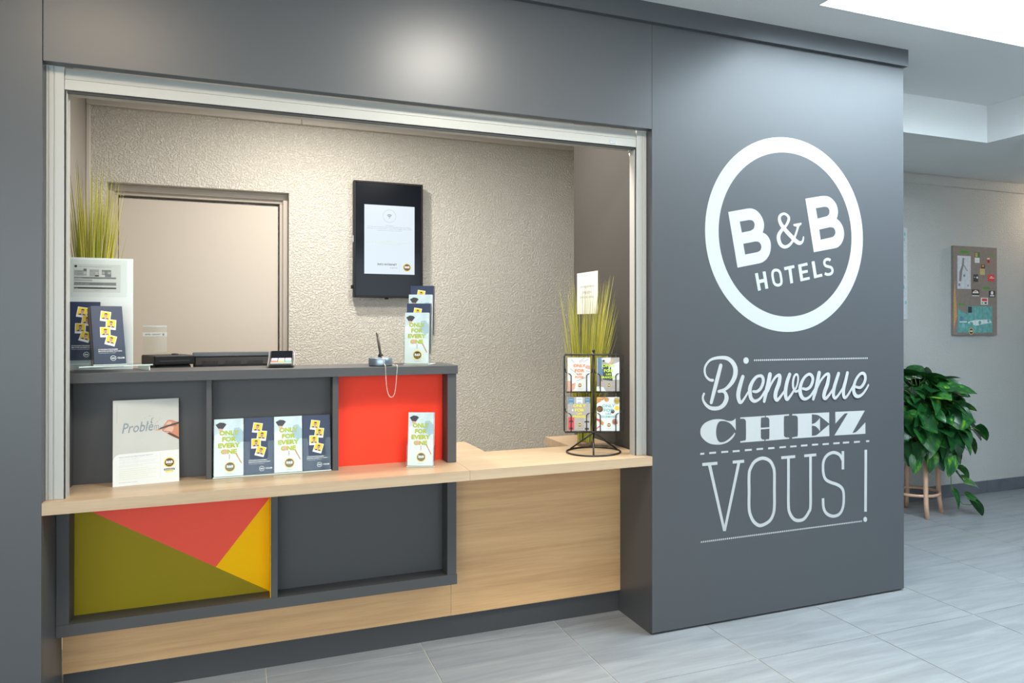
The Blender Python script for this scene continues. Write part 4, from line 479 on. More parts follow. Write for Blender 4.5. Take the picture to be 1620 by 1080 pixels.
 'chez_c':[('p','2132 4542 2139 4269 2129 4283 2115 4302 2099 4325 2081 4346 2061 4367 2040 4390 2017 4411 1993 4430 1966 4447 1936 4462 1906 4475 1876 4485 1846 4492 1816 4497 1786 4500 1761 4501 1739 4500 1720 4497 1704 4492 1688 4482 1674 4468 1660 4450 1648 4429 1638 4406 1629 4379 1622 4349 1617 4317 1614 4286 1613 4255 1615 4223 1618 4192 1624 4164 1630 4139 1639 4115 1648 4095 1659 4077 1671 4061 1684 4048 1699 4038 1717 4031 1739 4026 1764 4025 1791 4026 1818 4031 1846 4038 1875 4049 1905 4063 1934 4079 1965 4098 1997 4120 2027 4143 2051 4164 2070 4182 2084 4198 2095 4212 2102 4222 2124 4202 2116 4187 2103 4164 2087 4138 2066 4114 2038 4090 2005 4066 1970 4043 1934 4024 1899 4009 1862 3998 1826 3990 1789 3984 1754 3979 1719 3978 1683 3978 1645 3980 1603 3984 1559 3990 1515 3998 1473 4009 1435 4024 1398 4042 1363 4062 1331 4084 1302 4108 1275 4134 1251 4160 1232 4186 1219 4211 1210 4235 1206 4259 1204 4284 1206 4311 1210 4338 1219 4365 1233 4391 1251 4416 1274 4440 1301 4462 1331 4482 1367 4499 1406 4513 1447 4525 1488 4535 1527 4541 1567 4545 1607 4547 1645 4548 1683 4546 1720 4543 1756 4538 1789 4532 1821 4525 1850 4516 1878 4507 1905 4499 1933 4494 1959 4490 1984 4488 2007 4487 2028 4489 2047 4493 2065 4499 2081 4506 2096 4514 2111 4525 2123 4535')],
 'chez_h':[('p','2257 4556 2937 4557 2937 4526 2917 4526 2888 4526 2864 4522 2846 4526 2832 4526 2823 4484 2820 4358 2821 4191 2822 4070 2830 4058 2841 4041 2856 4028 2878 4021 2903 4018 2921 4017 2920 3989 2260 3988 2260 4019 2288 4020 2327 4023 2361 4029 2383 4027 2401 4028 2413 4069 2416 4189 2415 4349 2413 4464 2406 4477 2396 4495 2383 4509 2366 4517 2345 4522 2324 4524 2301 4526 2277 4525 2260 4525'),('p','2963 4559 3617 4568 3617 4534 3592 4534 3556 4533 3525 4529 3502 4532 3484 4533 3471 4490 3467 4364 3469 4195 3471 4073 3481 4062 3495 4047 3516 4035 3550 4028 3591 4024 3620 4021 3620 3994 2952 3987 2952 4017 2969 4017 2994 4017 3016 4021 3033 4016 3047 4015 3057 4056 3060 4183 3059 4353 3057 4476 3050 4487 3038 4503 3024 4516 3003 4522 2980 4525 2963 4527'),('p','2818 4292 3062 4294 3062 4259 2818 4255')],
 'chez_e':[('p','3710 4564 4803 4555 4799 4287 4773 4306 4735 4333 4693 4362 4647 4394 4598 4429 4552 4458 4517 4479 4486 4495 4448 4509 4391 4520 4328 4528 4283 4533 4282 4300 4307 4305 4343 4313 4378 4325 4409 4342 4438 4363 4465 4383 4489 4405 4510 4427 4524 4443 4524 4117 4510 4136 4489 4163 4465 4189 4438 4212 4408 4233 4378 4249 4343 4258 4307 4263 4282 4265 4282 4026 4317 4026 4366 4027 4412 4033 4448 4047 4480 4066 4517 4089 4561 4117 4609 4148 4657 4179 4710 4211 4762 4243 4799 4265 4807 3989 3709 3994 3709 4024 3737 4025 3776 4027 3811 4033 3836 4030 3857 4030 3870 4071 3875 4191 3873 4351 3871 4467 3866 4481 3856 4501 3837 4517 3797 4525 3746 4530 3710 4534')],
 'chez_z':[('p','4986 4558 5904 4548 5513 4024 5533 4024 5561 4025 5590 4030 5614 4036 5640 4047 5682 4074 5760 4133 5854 4208 5922 4261 5922 3983 4958 3995 5372 4508 5348 4509 5314 4509 5282 4505 5262 4498 5244 4486 5210 4459 5139 4402 5053 4330 4991 4277')],
 'dash':[('p','1203 3825 1307 3824 1307 3783 1203 3783'),('p','1436 3828 1612 3827 1612 3786 1436 3786'),('p','1750 3828 1934 3828 1934 3786 1750 3786'),('p','2054 3825 2241 3825 2241 3782 2054 3783'),('p','2383 3829 2572 3829 2572 3786 2383 3787'),('p','2703 3832 2882 3832 2882 3789 2703 3790'),('p','3026 3831 3200 3831 3200 3788 3026 3788'),('p','3344 3833 3526 3832 3526 3791 3344 3792'),('p','3652 3831 3833 3830 3833 3789 3652 3790'),('p','3964 3834 4151 3833 4151 3791 3964 3792'),('p','4289 3834 4467 3833 4467 3791 4289 3792'),('p','4601 3828 4790 3827 4790 3784 4601 3786'),('p','4927 3828 5118 3827 5118 3784 4927 3786'),('p','5219 3826 5410 3825 5410 3782 5219 3783'),('p','5562 3822 5747 3821 5747 3777 5562 3779'),('p','5945 3819 6043 3819 6043 3775 5945 3776')],
 'vous_v':[('p','1253 3600 1649 3601 1649 3534 1258 3531'),('p','2054 3595 2362 3597 2362 3529 2054 3528'),('p','1399 3542 1482 3540 1866 2037 1796 2045'),('p','2175 3536 2256 3537 1866 2037 1799 2045')],
 'vous_o':[('ring','2458 2484 2455 2549 2455 2624 2456 2706 2458 2789 2458 2868 2458 2948 2456 3032 2455 3114 2456 3190 2459 3253 2464 3300 2471 3335 2481 3364 2493 3389 2507 3415 2525 3445 2546 3478 2571 3511 2601 3542 2636 3569 2676 3590 2721 3609 2768 3623 2817 3632 2865 3635 2912 3630 2959 3619 3004 3603 3045 3583 3082 3561 3114 3534 3140 3504 3162 3472 3179 3441 3194 3410 3207 3383 3218 3357 3227 3327 3233 3290 3238 3242 3240 3178 3240 3101 3239 3017 3238 2932 3237 2851 3238 2771 3239 2687 3240 2604 3240 2528 3237 2461 3233 2408 3227 2364 3219 2327 3208 2292 3194 2257 3177 2223 3157 2189 3132 2157 3102 2127 3066 2101 3021 2078 2970 2057 2915 2040 2861 2028 2809 2025 2761 2033 2718 2050 2680 2073 2647 2099 2616 2126 2588 2156 2562 2190 2540 2225 2521 2261 2505 2297 2491 2328 2480 2359 2470 2393 2463 2433','2535 2489 2532 2550 2532 2624 2533 2705 2535 2788 2535 2868 2535 2949 2533 3033 2532 3115 2533 3188 2536 3247 2540 3289 2545 3316 2552 3334 2561 3353 2574 3377 2591 3405 2609 3434 2630 3461 2652 3485 2677 3504 2709 3521 2746 3536 2787 3548 2827 3556 2863 3558 2899 3554 2937 3545 2974 3532 3009 3515 3038 3498 3060 3479 3079 3457 3096 3432 3111 3405 3125 3376 3137 3351 3145 3331 3152 3310 3157 3281 3161 3237 3163 3176 3163 3101 3162 3018 3161 2933 3160 2851 3161 2770 3162 2686 3163 2604 3163 2529 3160 2466 3156 2416 3151 2377 3145 2346 3136 2318 3124 2289 3109 2260 3093 2232 3074 2208 3052 2186 3026 2167 2989 2148 2944 2129 2896 2114 2850 2105 2812 2102 2782 2107 2753 2119 2724 2137 2695 2158 2669 2181 2647 2205 2626 2233 2607 2263 2590 2296 2575 2328 2563 2357 2553 2383 2546 2409 2540 2443')],
 'vous_u':[('p','3392 3602 3795 3603 3795 3538 3397 3537'),('p','4054 3601 4411 3604 4411 3540 4060 3537'),('strip','3636 3551 3636 3478 3636 3374 3636 3253 3636 3126 3636 3007 3635 2889 3634 2764 3633 2641 3633 2531 3635 2444 3640 2385 3645 2348 3651 2326 3659 2307 3671 2281 3687 2251 3706 2223 3726 2196 3748 2172 3769 2153 3789 2139 3811 2128 3834 2120 3858 2114 3885 2110 3913 2108 3944 2108 3974 2111 4001 2117 4026 2127 4051 2144 4078 2168 4105 2196 4130 2226 4151 2256 4169 2280 4181 2293 4187 2304 4193 2331 4199 2385 4203 2471 4203 2581 4202 2705 4200 2833 4200 2956 4200 3082 4200 3217 4200 3348 4200 3461 4200 3541','3559 3551 3559 3478 3559 3374 3559 3253 3559 3126 3559 3008 3558 2890 3557 2765 3556 2641 3556 2530 3558 2440 3563 2377 3569 2334 3578 2301 3589 2275 3603 2247 3621 2213 3642 2178 3667 2146 3693 2117 3721 2092 3750 2072 3781 2057 3812 2046 3844 2038 3876 2034 3910 2031 3947 2031 3985 2034 4024 2043 4063 2059 4099 2083 4132 2112 4163 2145 4191 2179 4213 2211 4229 2232 4245 2251 4260 2279 4269 2319 4276 2380 4280 2469 4280 2581 4279 2706 4277 2834 4277 2956 4277 3082 4277 3217 4277 3348 4277 3461 4277 3541','','')],
 'vous_s':[('p','5181 3607 5256 3603 5256 3163 5181 3168'),('strip','5172 3377 5160 3397 5146 3424 5129 3452 5110 3478 5090 3497 5063 3512 5030 3528 4994 3540 4958 3549 4925 3553 4892 3552 4857 3546 4822 3536 4789 3523 4761 3508 4738 3491 4716 3472 4698 3449 4682 3425 4669 3399 4660 3372 4654 3341 4651 3308 4649 3273 4649 3238 4651 3203 4654 3167 4660 3131 4667 3098 4675 3069 4684 3046 4694 3027 4706 3011 4720 2995 4736 2980 4756 2966 4780 2953 4808 2940 4838 2927 4868 2914 4899 2903 4933 2892 4969 2881 5005 2869 5040 2855 5073 2840 5106 2824 5138 2805 5168 2785 5195 2762 5216 2738 5235 2713 5251 2685 5263 2651 5272 2611 5277 2562 5280 2504 5280 2442 5277 2382 5271 2330 5262 2284 5250 2242 5235 2204 5218 2170 5198 2139 5176 2112 5151 2090 5124 2072 5095 2057 5063 2046 5029 2038 4992 2033 4953 2032 4913 2034 4874 2040 4835 2051 4795 2067 4756 2085 4720 2107 4688 2132 4661 2159 4638 2188 4619 2219 4604 2254 4591 2293 4583 2340 4578 2394 4576 2447 4575 2493 4574 2524','5236 3415 5226 3433 5211 3461 5191 3494 5166 3527 5135 3556 5098 3578 5059 3597 5016 3612 4972 3623 4928 3628 4884 3626 4841 3619 4798 3606 4758 3591 4722 3572 4691 3549 4662 3523 4638 3494 4617 3462 4600 3428 4588 3391 4580 3352 4576 3313 4575 3274 4575 3236 4576 3198 4580 3157 4586 3117 4594 3079 4605 3045 4617 3015 4631 2988 4647 2964 4667 2943 4690 2922 4716 2903 4746 2886 4777 2872 4809 2858 4841 2845 4875 2832 4911 2821 4946 2810 4980 2799 5010 2787 5041 2772 5071 2758 5099 2742 5123 2726 5143 2708 5159 2690 5172 2673 5183 2654 5191 2631 5198 2600 5203 2556 5205 2502 5205 2444 5202 2388 5197 2340 5190 2301 5179 2266 5167 2234 5153 2207 5138 2183 5122 2164 5105 2149 5087 2136 5066 2126 5043 2118 5016 2112 4985 2108 4953 2106 4921 2108 4890 2113 4858 2122 4825 2135 4791 2151 4761 2169 4737 2188 4717 2208 4700 2230 4686 2253 4674 2280 4664 2311 4657 2350 4653 2398 4651 2449 4650 2495 4648 2527','','')],
 'exclamation':[('p','5894 3593 5975 3588 5964 2078 5883 2086'),('p','5972 1890 5969 1871 5961 1854 5948 1842 5931 1835 5913 1834 5894 1839 5878 1849 5865 1864 5856 1882 5853 1901 5856 1920 5865 1937 5878 1949 5894 1956 5913 1957 5931 1952 5948 1942 5961 1927 5969 1909')],
}

def dec(s):
    v=[int(q) for q in s.split()]; return [(v[i]/5000,v[i+1]/5000) for i in range(0,len(v),2)]
YV=-0.0009
def glyph(name,parent,label=None,shapes=None):
    bm=bmesh.new()
    for kk,sh in enumerate(shapes or GLYPHS[name[0]]):
        YV=-0.0008-kk*0.00030
        P=[dec(q) for q in sh[1:]]
        if sh[0]=='p' and len(P)==1:
            bm.faces.new([bm.verts.new((x,YV,z)) for x,z in P[0]])
        elif sh[0]=='p':
            cu=bpy.data.curves.new('outline','CURVE'); cu.dimensions='2D'; cu.fill_mode='BOTH'
            for ring in P:
                sp=cu.splines.new('POLY'); sp.points.add(len(ring)-1); sp.use_cyclic_u=True
                for q,(x,z) in zip(sp.points,ring): q.co=(x,z,0,1)
            ob=bpy.data.objects.new('outline',cu); COL.objects.link(ob)
            dg=bpy.context.evaluated_depsgraph_get(); dg.update()
            me=bpy.data.meshes.new_from_object(ob.evaluated_get(dg)); bpy.data.objects.remove(ob); bpy.data.curves.remove(cu)
            vs=[bm.verts.new((v.co.x,YV,v.co.y)) for v in me.vertices]
            for p in me.polygons: bm.faces.new([vs[i] for i in p.vertices])
            bpy.data.meshes.remove(me)
        else:
            A=[bm.verts.new((x,YV-2.4e-6*q,z)) for q,(x,z) in enumerate(P[0])]; B=[bm.verts.new((x,YV-2.4e-6*q,z)) for q,(x,z) in enumerate(P[1])]; n=len(A)
            for i in range(n if sh[0]=='ring' else n-1):
                bm.faces.new((A[i],A[(i+1)%n],B[(i+1)%n],B[i]))
            if sh[0]=='strip':
                for cap,a,c in ((P[2] if len(P)>2 else [],B[0],A[0]),(P[3] if len(P)>3 else [],A[-1],B[-1])):
                    if cap: bm.faces.new([a]+[bm.verts.new((x,YV,z)) for x,z in cap]+[c])
    for f in bm.faces:
        f.normal_update()
        if f.normal.y>0: f.normal_flip()
    m=MB(); m.bm.free(); m.bm=bm
    o=m.build(name[1],M_WHITE_VINYL,parent,flip=False)
    if label: o['label']=label
    return o
t=thing('logo_decal','large white ring logo with a tilted hotel name on the grey column','sign',(0.7175,-0.0009,1.7475))
m=MB()
for k in range(96):
    a0,a1=2*math.pi*k/96,2*math.pi*(k+1)/96
    m.bm.faces.new([m.bm.verts.new((0.7175+r*math.cos(a),YV,1.7475+r*math.sin(a))) for r,a in ((0.381,a0),(0.452,a0),(0.452,a1),(0.381,a1))])
m.build('logo_ring',M_WHITE_VINYL,t)
glyph(('letter_b_left','letter'),t); glyph(('ampersand','ampersand'),t); glyph(('letter_b_right','letter'),t); [glyph(('hotels','letter'),t,None,GLYPHS['hotels'][a:c]) for a,c in ((0,3),(3,4),(4,6),(6,10),(10,12),(12,13))]
t=thing('welcome_lettering','white French welcome lettering below the ring logo on the column','sign',(0.72,-0.0009,0.78))
glyph(('bienvenue','script_word'),t); glyph(('bienvenue_dot','dot'),t)
for g in ('chez_c','chez_h','chez_e','chez_z','vous_v','vous_o','vous_u','vous_s'): glyph((g,'letter'),t)
glyph(('exclamation','exclamation_mark'),t)
for sh in GLYPHS['dash']: glyph(('dash','dash'),t,None,[sh])
def dots(a,c,n,r):
    m=MB()
    for k in range(n):
        x=a[0]+(c[0]-a[0])*k/(n-1); z=a[1]+(c[1]-a[1])*k/(n-1)
        m.bm.faces.new([m.bm.verts.new((x+r*math.cos(2*math.pi*q/8),YV,z+r*math.sin(2*math.pi*q/8))) for q in range(8)])
    stuff(m.build('dotted_line',M_WHITE_VINYL,t))
dots((0.5304,1.1676),(1.1954,1.1654),62,0.0041)
dots((0.2466,0.3726),(1.1577,0.3725),88,0.0041)
# ---------------------------------------------------------------- printed covers (x from -w/2 to w/2, z from 0 to h, seen from -Y)
INK=[M_PAPER,M_NAVY,M_INKW,M_INKY,M_SKIN,M_HAIR,M_LIME,M_BROWN,M_PALE,M_PALE2,M_PALEW,M_INKG,M_INKG2,M_INKD,M_INKO,M_INKT,M_INKYB,M_ASPH,M_INKR,M_INKB,M_SKY,M_FOOD,M_LIME2,M_SKIN2,M_SLATE,M_GREYTOP]
I={m.name:i for i,m in enumerate(INK)}
def ii(m): return I[m.name]
def roundel(b,cx,cz,r,layer=3):
    b.disc(cx,cz,r,layer=layer,mi=ii(M_INKY),n=24); b.disc(cx,cz,r*0.84,layer=layer+1,mi=ii(M_BROWN),n=24)
    b.text('B&B',cx,cz-r*0.16,r*0.72,layer=layer+2,mi=ii(M_INKW),bold=0.035)
    b.text('HOTELS',cx,cz-r*0.50,r*0.24,layer=layer+2,mi=ii(M_INKY),bold=0.01)
def polaroid(b,cx,cz,s,rot,layer,mouth):
    c,d=math.cos(rot),math.sin(rot)
    def T(pts): return [(cx+(x*c-z*d)*s,cz+(x*d+z*c)*s) for x,z in pts]
    def E(x0,z0,rx,rz,n=14,a0=0,a1=2*math.pi): return [(x0+rx*math.cos(a0+(a1-a0)*k/n),z0+rz*math.sin(a0+(a1-a0)*k/n)) for k in range(n+(0 if abs(a1-a0-2*math.pi)<1e-6 else 1))]
    F=lambda p,l,m: b.flat(T(p),layer+l,ii(m))
    F([(-.5,-.62),(.5,-.62),(.5,.5),(-.5,.5)],0,M_INKW)
    F([(-.43,-.38),(.43,-.38),(.43,.44),(-.43,.44)],1,M_INKY)
    F([(-.34,-.38),(.36,-.38),(.30,-.27),(.10,-.20),(-.08,-.20),(-.28,-.27)],2,M_NAVY)
    F([(-.07,-.36),(.09,-.36),(.11,-.14),(-.09,-.14)],3,M_SKIN)
    F(E(0.01,.03,.165,.21),4,M_SKIN)
    F(E(0.01,.11,.185,.19,10,R(15),R(165)),5,M_HAIR)
    for x in (-.065,.085):
        F([(x-.055,.015),(x+.055,.015),(x+.055,.05),(x-.055,.05)],6,M_HAIR)
    if mouth: F(E(0.015,-.085,.05,.035 if mouth==1 else .055,8),6,M_HAIR)
    else: F([(-.03,-.10),(.06,-.10),(.06,-.085),(-.03,-.085)],6,M_HAIR)
    if mouth==3: F([(-.16,-.22),(-.04,-.20),(-.02,-.02),(-.08,0.0),(-.15,-.08)],7,M_SKIN)
def cover_club():
    b=MB(); w,h=0.1,0.21
    b.rect(-w/2,w/2,0,h,1,ii(M_NAVY))
    for k,(x,z,r,mo) in enumerate(((-.005,.174,-.16,0),(.010,.144,-.13,2),(-.010,.116,-.02,3),(.006,.086,-.30,1))):
        polaroid(b,x,z,0.033,r,2+8*k*0.25,mo)
    b.text('LE NOUVEAU PROGRAMME',-0.036,0.050,0.0052,2,ii(M_INKW),0.02,'LEFT',width=0.062)
    b.text('B&B HOTELS QUI REND TOUT SIMPLE',-0.036,0.0435,0.0052,2,ii(M_INKW),0.02,'LEFT',width=0.075)
    b.text('Inscription gratuite et immédiate',-0.036,0.038,0.0036,2,ii(M_INKW),0,'LEFT',width=0.055)
    b.ring(0.010,0.020,0.0078,0.0092,2,ii(M_INKW)); b.text('B&B',0.010,0.0178,0.0062,2,ii(M_INKW),0.03)
    b.text('CLUB',0.0345,0.0178,0.0075,2,ii(M_INKW),0.03,width=0.023)
    return b.build('cover_print',INK,mesh_only=True,flip=False)
def cover_everyone():
    b=MB(); w,h=0.1,0.21
    b.rect(-w/2,w/2,0,h,1,ii(M_PALEW))
    b.flat([(-.05,.15),(-.02,.165),(.0,.19),(.05,.185),(.05,.21),(-.05,.21)],2,ii(M_PALE))
    b.flat([(-.012,.14),(-.015,.165),(-.002,.185),(.02,.192),(.042,.185),(.05,.17),(.05,.10),(.02,.11),(0,.12)],3,ii(M_PALE))
    b.flat([(.012,.15),(.018,.175),(.035,.178),(.05,.16),(.05,.125),(.03,.12)],4,ii(M_PALE2))
    b.flat([(-.05,.0),(.05,.0),(.05,.075),(.02,.07),(-.01,.09),(-.05,.085)],2,ii(M_PALEW))
    b.flat([(-.045,.190),(-.030,.198),(-.016,.196),(-.008,.190),(-.020,.174),(-.036,.176)],5,ii(M_INKD))
    b.flat([(-.036,.176),(-.020,.174),(-.022,.164),(-.030,.163)],5,ii(M_SKIN))
    b.flat([(.0,.078),(.004,.08),(.004,.064),(.001,.058)],5,ii(M_INKG2)); b.flat([(.022,.082),(.026,.083),(.046,.045),(.042,.043)],5,ii(M_FOOD))
    for s,z,wd in (('ONLY',.151,.066),('FOR',.128,.048),('EVERY',.105,.076),('ONE',.082,.054)):
        b.text(s,0.0,z,0.0225,6,ii(M_LIME),0.045,width=wd)
    b.disc(-.012,.090,.008,.009,layer=7,mi=ii(M_SKIN),n=12)
    roundel(b,0.004,0.034,0.0185,6)
    b.text('hotel-bb.com',0.004,0.008,0.0045,6,ii(M_INKG),0.0)
    return b.build('cover_print',INK,mesh_only=True,flip=False)
# the four covers of the wire rack (0.105 x 0.148)
def cover_rack(kind):
    b=MB(); w,h=0.1,0.148; X=w/2
    if kind=='potes':
        b.rect(-X,X,0,h,1,ii(M_PAPER))
        for p,q in (((-.035,.14),(-.02,.125)),((.0,.13),(.025,.146)),((.02,.128),(.04,.14)),((-.04,.10),(.0,.07)),((.03,.09),(.048,.085)),((-.01,.045),(.03,.06)),((.0,.125),(.02,.135))):
            dx,dz=q[0]-p[0],q[1]-p[1]; l=math.hypot(dx,dz); nx,nz=-dz/l*.0007,dx/l*.0007
            b.flat([(p[0]-nx,p[1]-nz),(q[0]-nx,q[1]-nz),(q[0]+nx,q[1]+nz),(p[0]+nx,p[1]+nz)],2,ii(M_INKG))
        b.flat([(-X,0),(-.028,0),(-.018,.012),(-.014,.034),(-.020,.036),(-.027,.026),(-.030,.030),(-.033,.046),(-X,.044)],3,ii(M_SKIN))
        b.flat([(X,.095),(.03,.100),(.026,.108),(.034,.114),(X,.112)],3,ii(M_SKIN))
        b.flat([(-.030,.030),(-.024,.034),(-.02,.030),(-.028,.026)],4,ii(M_INKO))
        c1=c2=M_INKO; L4='POTES'; ws=(.054,.042,.022,.037)
    elif kind=='branches':
        b.rect(-X,X,0,h,1,ii(M_ASPH))
        b.flat([(.0,.11),(.05,.13),(.05,.05),(.022,.05),(.012,.08)],2,ii(M_PALEW))
        b.flat([(-.045,.148),(-.028,.148),(-.028,.10),(-.018,.09),(-.02,.065),(-.045,.07)],3,ii(M_INKB))
        b.flat([(-.03,.143),(-.01,.148),(.012,.148),(.012,.13),(.0,.122),(-.018,.13)],4,ii(M_PAPER))
        b.disc(-.019,.133,.005,layer=5,mi=ii(M_INKD),n=12)
        b.flat([(.0,.117),(.018,.142),(.026,.138),(.010,.112)],4,ii(M_SKIN)); b.flat([(.003,.112),(.009,.110),(.006,.085),(.001,.085)],4,ii(M_PAPER))
        b.flat([(-.05,.02),(-.05,.072),(-.022,.072),(-.024,.045),(-.03,.02)],4,ii(M_INKG)); b.flat([(-.04,.012),(-.03,.045),(-.024,.042),(-.034,.01)],5,ii(M_SKIN))
        b.flat([(-.022,.115),(.012,.112),(.02,.045),(-.022,.05)],3,ii(M_INKD))
        b.flat([(-.05,0),(-.01,0),(-.02,.018),(-.05,.022)],4,ii(M_PALEW))
        c1=c2=M_LIME2; L4='BRANCHÉS'; ws=(.056,.042,.022,.062)
    elif kind=='presses':
        b.rect(-X,X,0,h,1,ii(M_ASPH))
        def car(x0,x1,z0,z1,m,glass):
            b.rect(x0,x1,z0,z1,3,ii(m)); u=(z1-z0); w_=(x1-x0)
            b.flat([(x0+w_*.12,z0+u*.62),(x1-w_*.12,z0+u*.62),(x1-w_*.2,z0+u*.74),(x0+w_*.2,z0+u*.74)],4,ii(glass)); b.rect(x0+w_*.2,x1-w_*.2,z0+u*.05,z0+u*.2,4,ii(glass))
        car(-.048,-.022,.118,.146,M_INKB,M_SKY); car(-.012,.016,.120,.148,M_PAPER,M_SKY); car(.026,.05,.121,.144,M_INKB,M_PALE2)
        car(-.047,-.021,.003,.060,M_INKR,M_INKD); car(.020,.05,.002,.058,M_INKG2,M_INKD)
        b.rect(-.031,-.024,.086,.095,5,ii(M_PAPER))
        c1=c2=M_INKYB; L4='PRESSÉS'; ws=(.054,.042,.022,.058)
    else:
        b.rect(-X,X,0,h,1,ii(M_PALEW))
        b.flat([(-X,.118),(-X,.148),(-.008,.148),(-.018,.138),(-.035,.127)],2,ii(M_FOOD))
        for x,z,r,m in ((-.006,.137,.010,M_FOOD),(.036,.132,.021,M_PAPER),(.038,.132,.016,M_INKY),(-.036,.096,.014,M_BROWN),(-.036,.096,.011,M_FOOD),(.039,.100,.010,M_INKY),(.020,.085,.0085,M_BROWN),(.032,.038,.020,M_PAPER),(.030,.040,.013,M_FOOD)):
            if x+r>X: r=min(r,X-x+0.004)
            b.disc(x,z,min(r,X-x),r,layer=3,mi=ii(m),n=16)
        b.flat([(-.048,.052),(-.03,.048),(-.018,.036),(-.022,.024),(-.032,.028),(-.040,.040)],4,ii(M_FOOD)); b.flat([(-.05,.056),(-.036,.050),(-.040,.042),(-.05,.046)],5,ii(M_INKR)); b.flat([(-.05,.008),(-.034,.02),(-.036,.024),(-.05,.013)],5,ii(M_INKR))
        b.disc(.027,.040,.004,layer=5,mi=ii(M_INKR),n=8); b.disc(.038,.034,.004,layer=5,mi=ii(M_INKR),n=8)
        c1=c2=M_INKT; L4='GOURMANDS'; ws=(.056,.044,.024,.074)
    zz=(.106,.084,.071,.057) if kind in('potes','branches') else (.104,.085,.072,.058)
    for s,z,wd,sz in zip(('ONLY','FOR','LES',L4),zz,ws,(.0175,.0175,.0105,.0125)):
        b.text(s,0.002,z,sz,6,ii(c1),0.03 if kind!='gourmands' else 0.012,width=wd)
    roundel(b,0.004,0.026,0.0088,6)
    b.text('hotel-bb.com',0.004,0.009,0.004,6,ii(M_INKG))
    return b.build('cover_print',INK,mesh_only=True,flip=False)
COVERS={'club':cover_club(),'everyone':cover_everyone()}
for k in ('potes','branches','presses','gourmands'): COVERS[k]=cover_rack(k)
_PG={}
def leaflet(kind,label,loc,rz=0,tilt=0,th=0.012,size=(0.1,0.21),group='promotional leaflets on the counter',name='leaflet_stack'):
    t=thing(name,label,'leaflets',loc,(R(-tilt),0,R(rz)),group)
    key=(size,th,kind=='club')
    if key not in _PG:
        n=max(2,int(th/0.004)); b=MB(); s=th/n
        for k in range(n):
            j=0.0006*((k*7)%3-1)
            b.box(-size[0]/2+abs(j),size[0]/2-abs(j)*.5,k*s+0.0002,(k+1)*s-0.0002,0.0,size[1]-abs(j)*2,mi=k%2)
        _PG[key]=b.build('pages',[M_PAGESW,M_PAGES] if kind=='everyone' else [M_PAGES,M_NAVY],mesh_only=True)
    p=bpy.data.objects.new('pages',_PG[key]); COL.objects.link(p); p.parent=t
    c=bpy.data.objects.new('cover_print',COVERS[kind]); COL.objects.link(c); c.parent=t
    return t
def notch_plate(b,x0,x1,z0,z1,nz,nw,y0,y1):
    cx=(x0+x1)/2; r=0.006
    P=[(x0,z0),(x1,z0),(x1,z1),(cx+nw/2+r,z1)]
    for k in range(4): a=R(90+k*30); P.append((cx+nw/2+r+r*math.cos(a),z1-r+r*math.sin(a)))
    for k in range(4): a=-R(k*30); P.append((cx+nw/2-r+r*math.cos(a),nz+r+r*math.sin(a)))
    for k in range(4): a=-R(90+k*30); P.append((cx-nw/2+r+r*math.cos(a),nz+r+r*math.sin(a)))
    for k in range(4): a=R(k*30); P.append((cx-nw/2-r+r*math.cos(a),z1-r+r*math.sin(a)))
    P+=[(cx-nw/2-r,z1),(x0,z1)]
    b.prism(P,'y',y0,y1)
def holder(name,label,loc,rz,tilt,depth,w=0.108,h=0.085,nz=0.058,back=0.16,group=None,base=0.003):
    t=thing(name,label,'holder',loc,(R(-tilt),0,R(rz)),group)
    b=MB(); notch_plate(b,-w/2,w/2,0,h,nz,w*0.56,-0.0045,-0.0025); b.build('pocket_front',M_CLEAR,t,False)
    MB().box(-w/2,w/2,depth+0.001,depth+0.003,0,back).build('back_plate',M_CLEAR,t,False)
    MB().box(-w/2,-w/2+0.002,-0.0025,depth+0.001,0,h*0.95).build('side_plate',M_CLEAR,t,False)
    MB().box(w/2-0.002,w/2,-0.0025,depth+0.001,0,h*0.95).build('side_plate',M_CLEAR,t,False)
    MB().box(-w/2,w/2,-0.0025,depth+0.001,-0.003,-0.0005).build('base_plate',M_EDGE,t,False)
    return t
GL='promotional leaflets on the counter'
# four-pocket holder in the middle bay
yb4=0.214; tl=7
xs=[-1.659,-1.5555,-1.452,-1.349]
for k,(x,kind,lab) in enumerate(zip(xs,('everyone','club','everyone','club'),
    ('pale blue leaflet stack with lime lettering, leftmost in the middle bay','navy leaflet stack with yellow portraits, second from left in the middle bay','pale blue leaflet stack with lime lettering, third from left in the middle bay','navy leaflet stack with yellow portraits, rightmost in the middle bay behind a glossy pocket'))):
    leaflet(kind,lab,(x,yb4+0.001,ZO+0.006),0,tl,0.014 if kind=='everyone' else 0.010)
t=thing('leaflet_holder','clear acrylic four pocket leaflet holder standing in the middle bay','holder',(-1.504,yb4,ZO+0.004),(R(-tl),0,0),'clear leaflet holders')
for x in xs:
    b=MB(); notch_plate(b,x+1.504-0.0512,x+1.504+0.0512,0,0.125,0.058,0.062,-0.0055,-0.0035); b.build('pocket_front',M_CLEAR,t,False)
MB().box(-0.208,0.208,0.0165,0.0185,0,0.19).build('back_plate',M_CLEAR,t,False)
MB().box(-0.208,0.208,-0.0035,0.0165,-0.003,0.0003).build('base_plate',M_EDGE,t,False)
# single holder in the red bay
leaflet('everyone','pale blue leaflet stack with lime lettering alone in the red bay',(-0.965,0.150,ZO+0.0055),-24,6,0.028)
holder('leaflet_holder','clear acrylic single leaflet holder in front of the red panel',(-0.965,0.150,ZO+0.004),-24,6,0.030,group='clear leaflet holders')
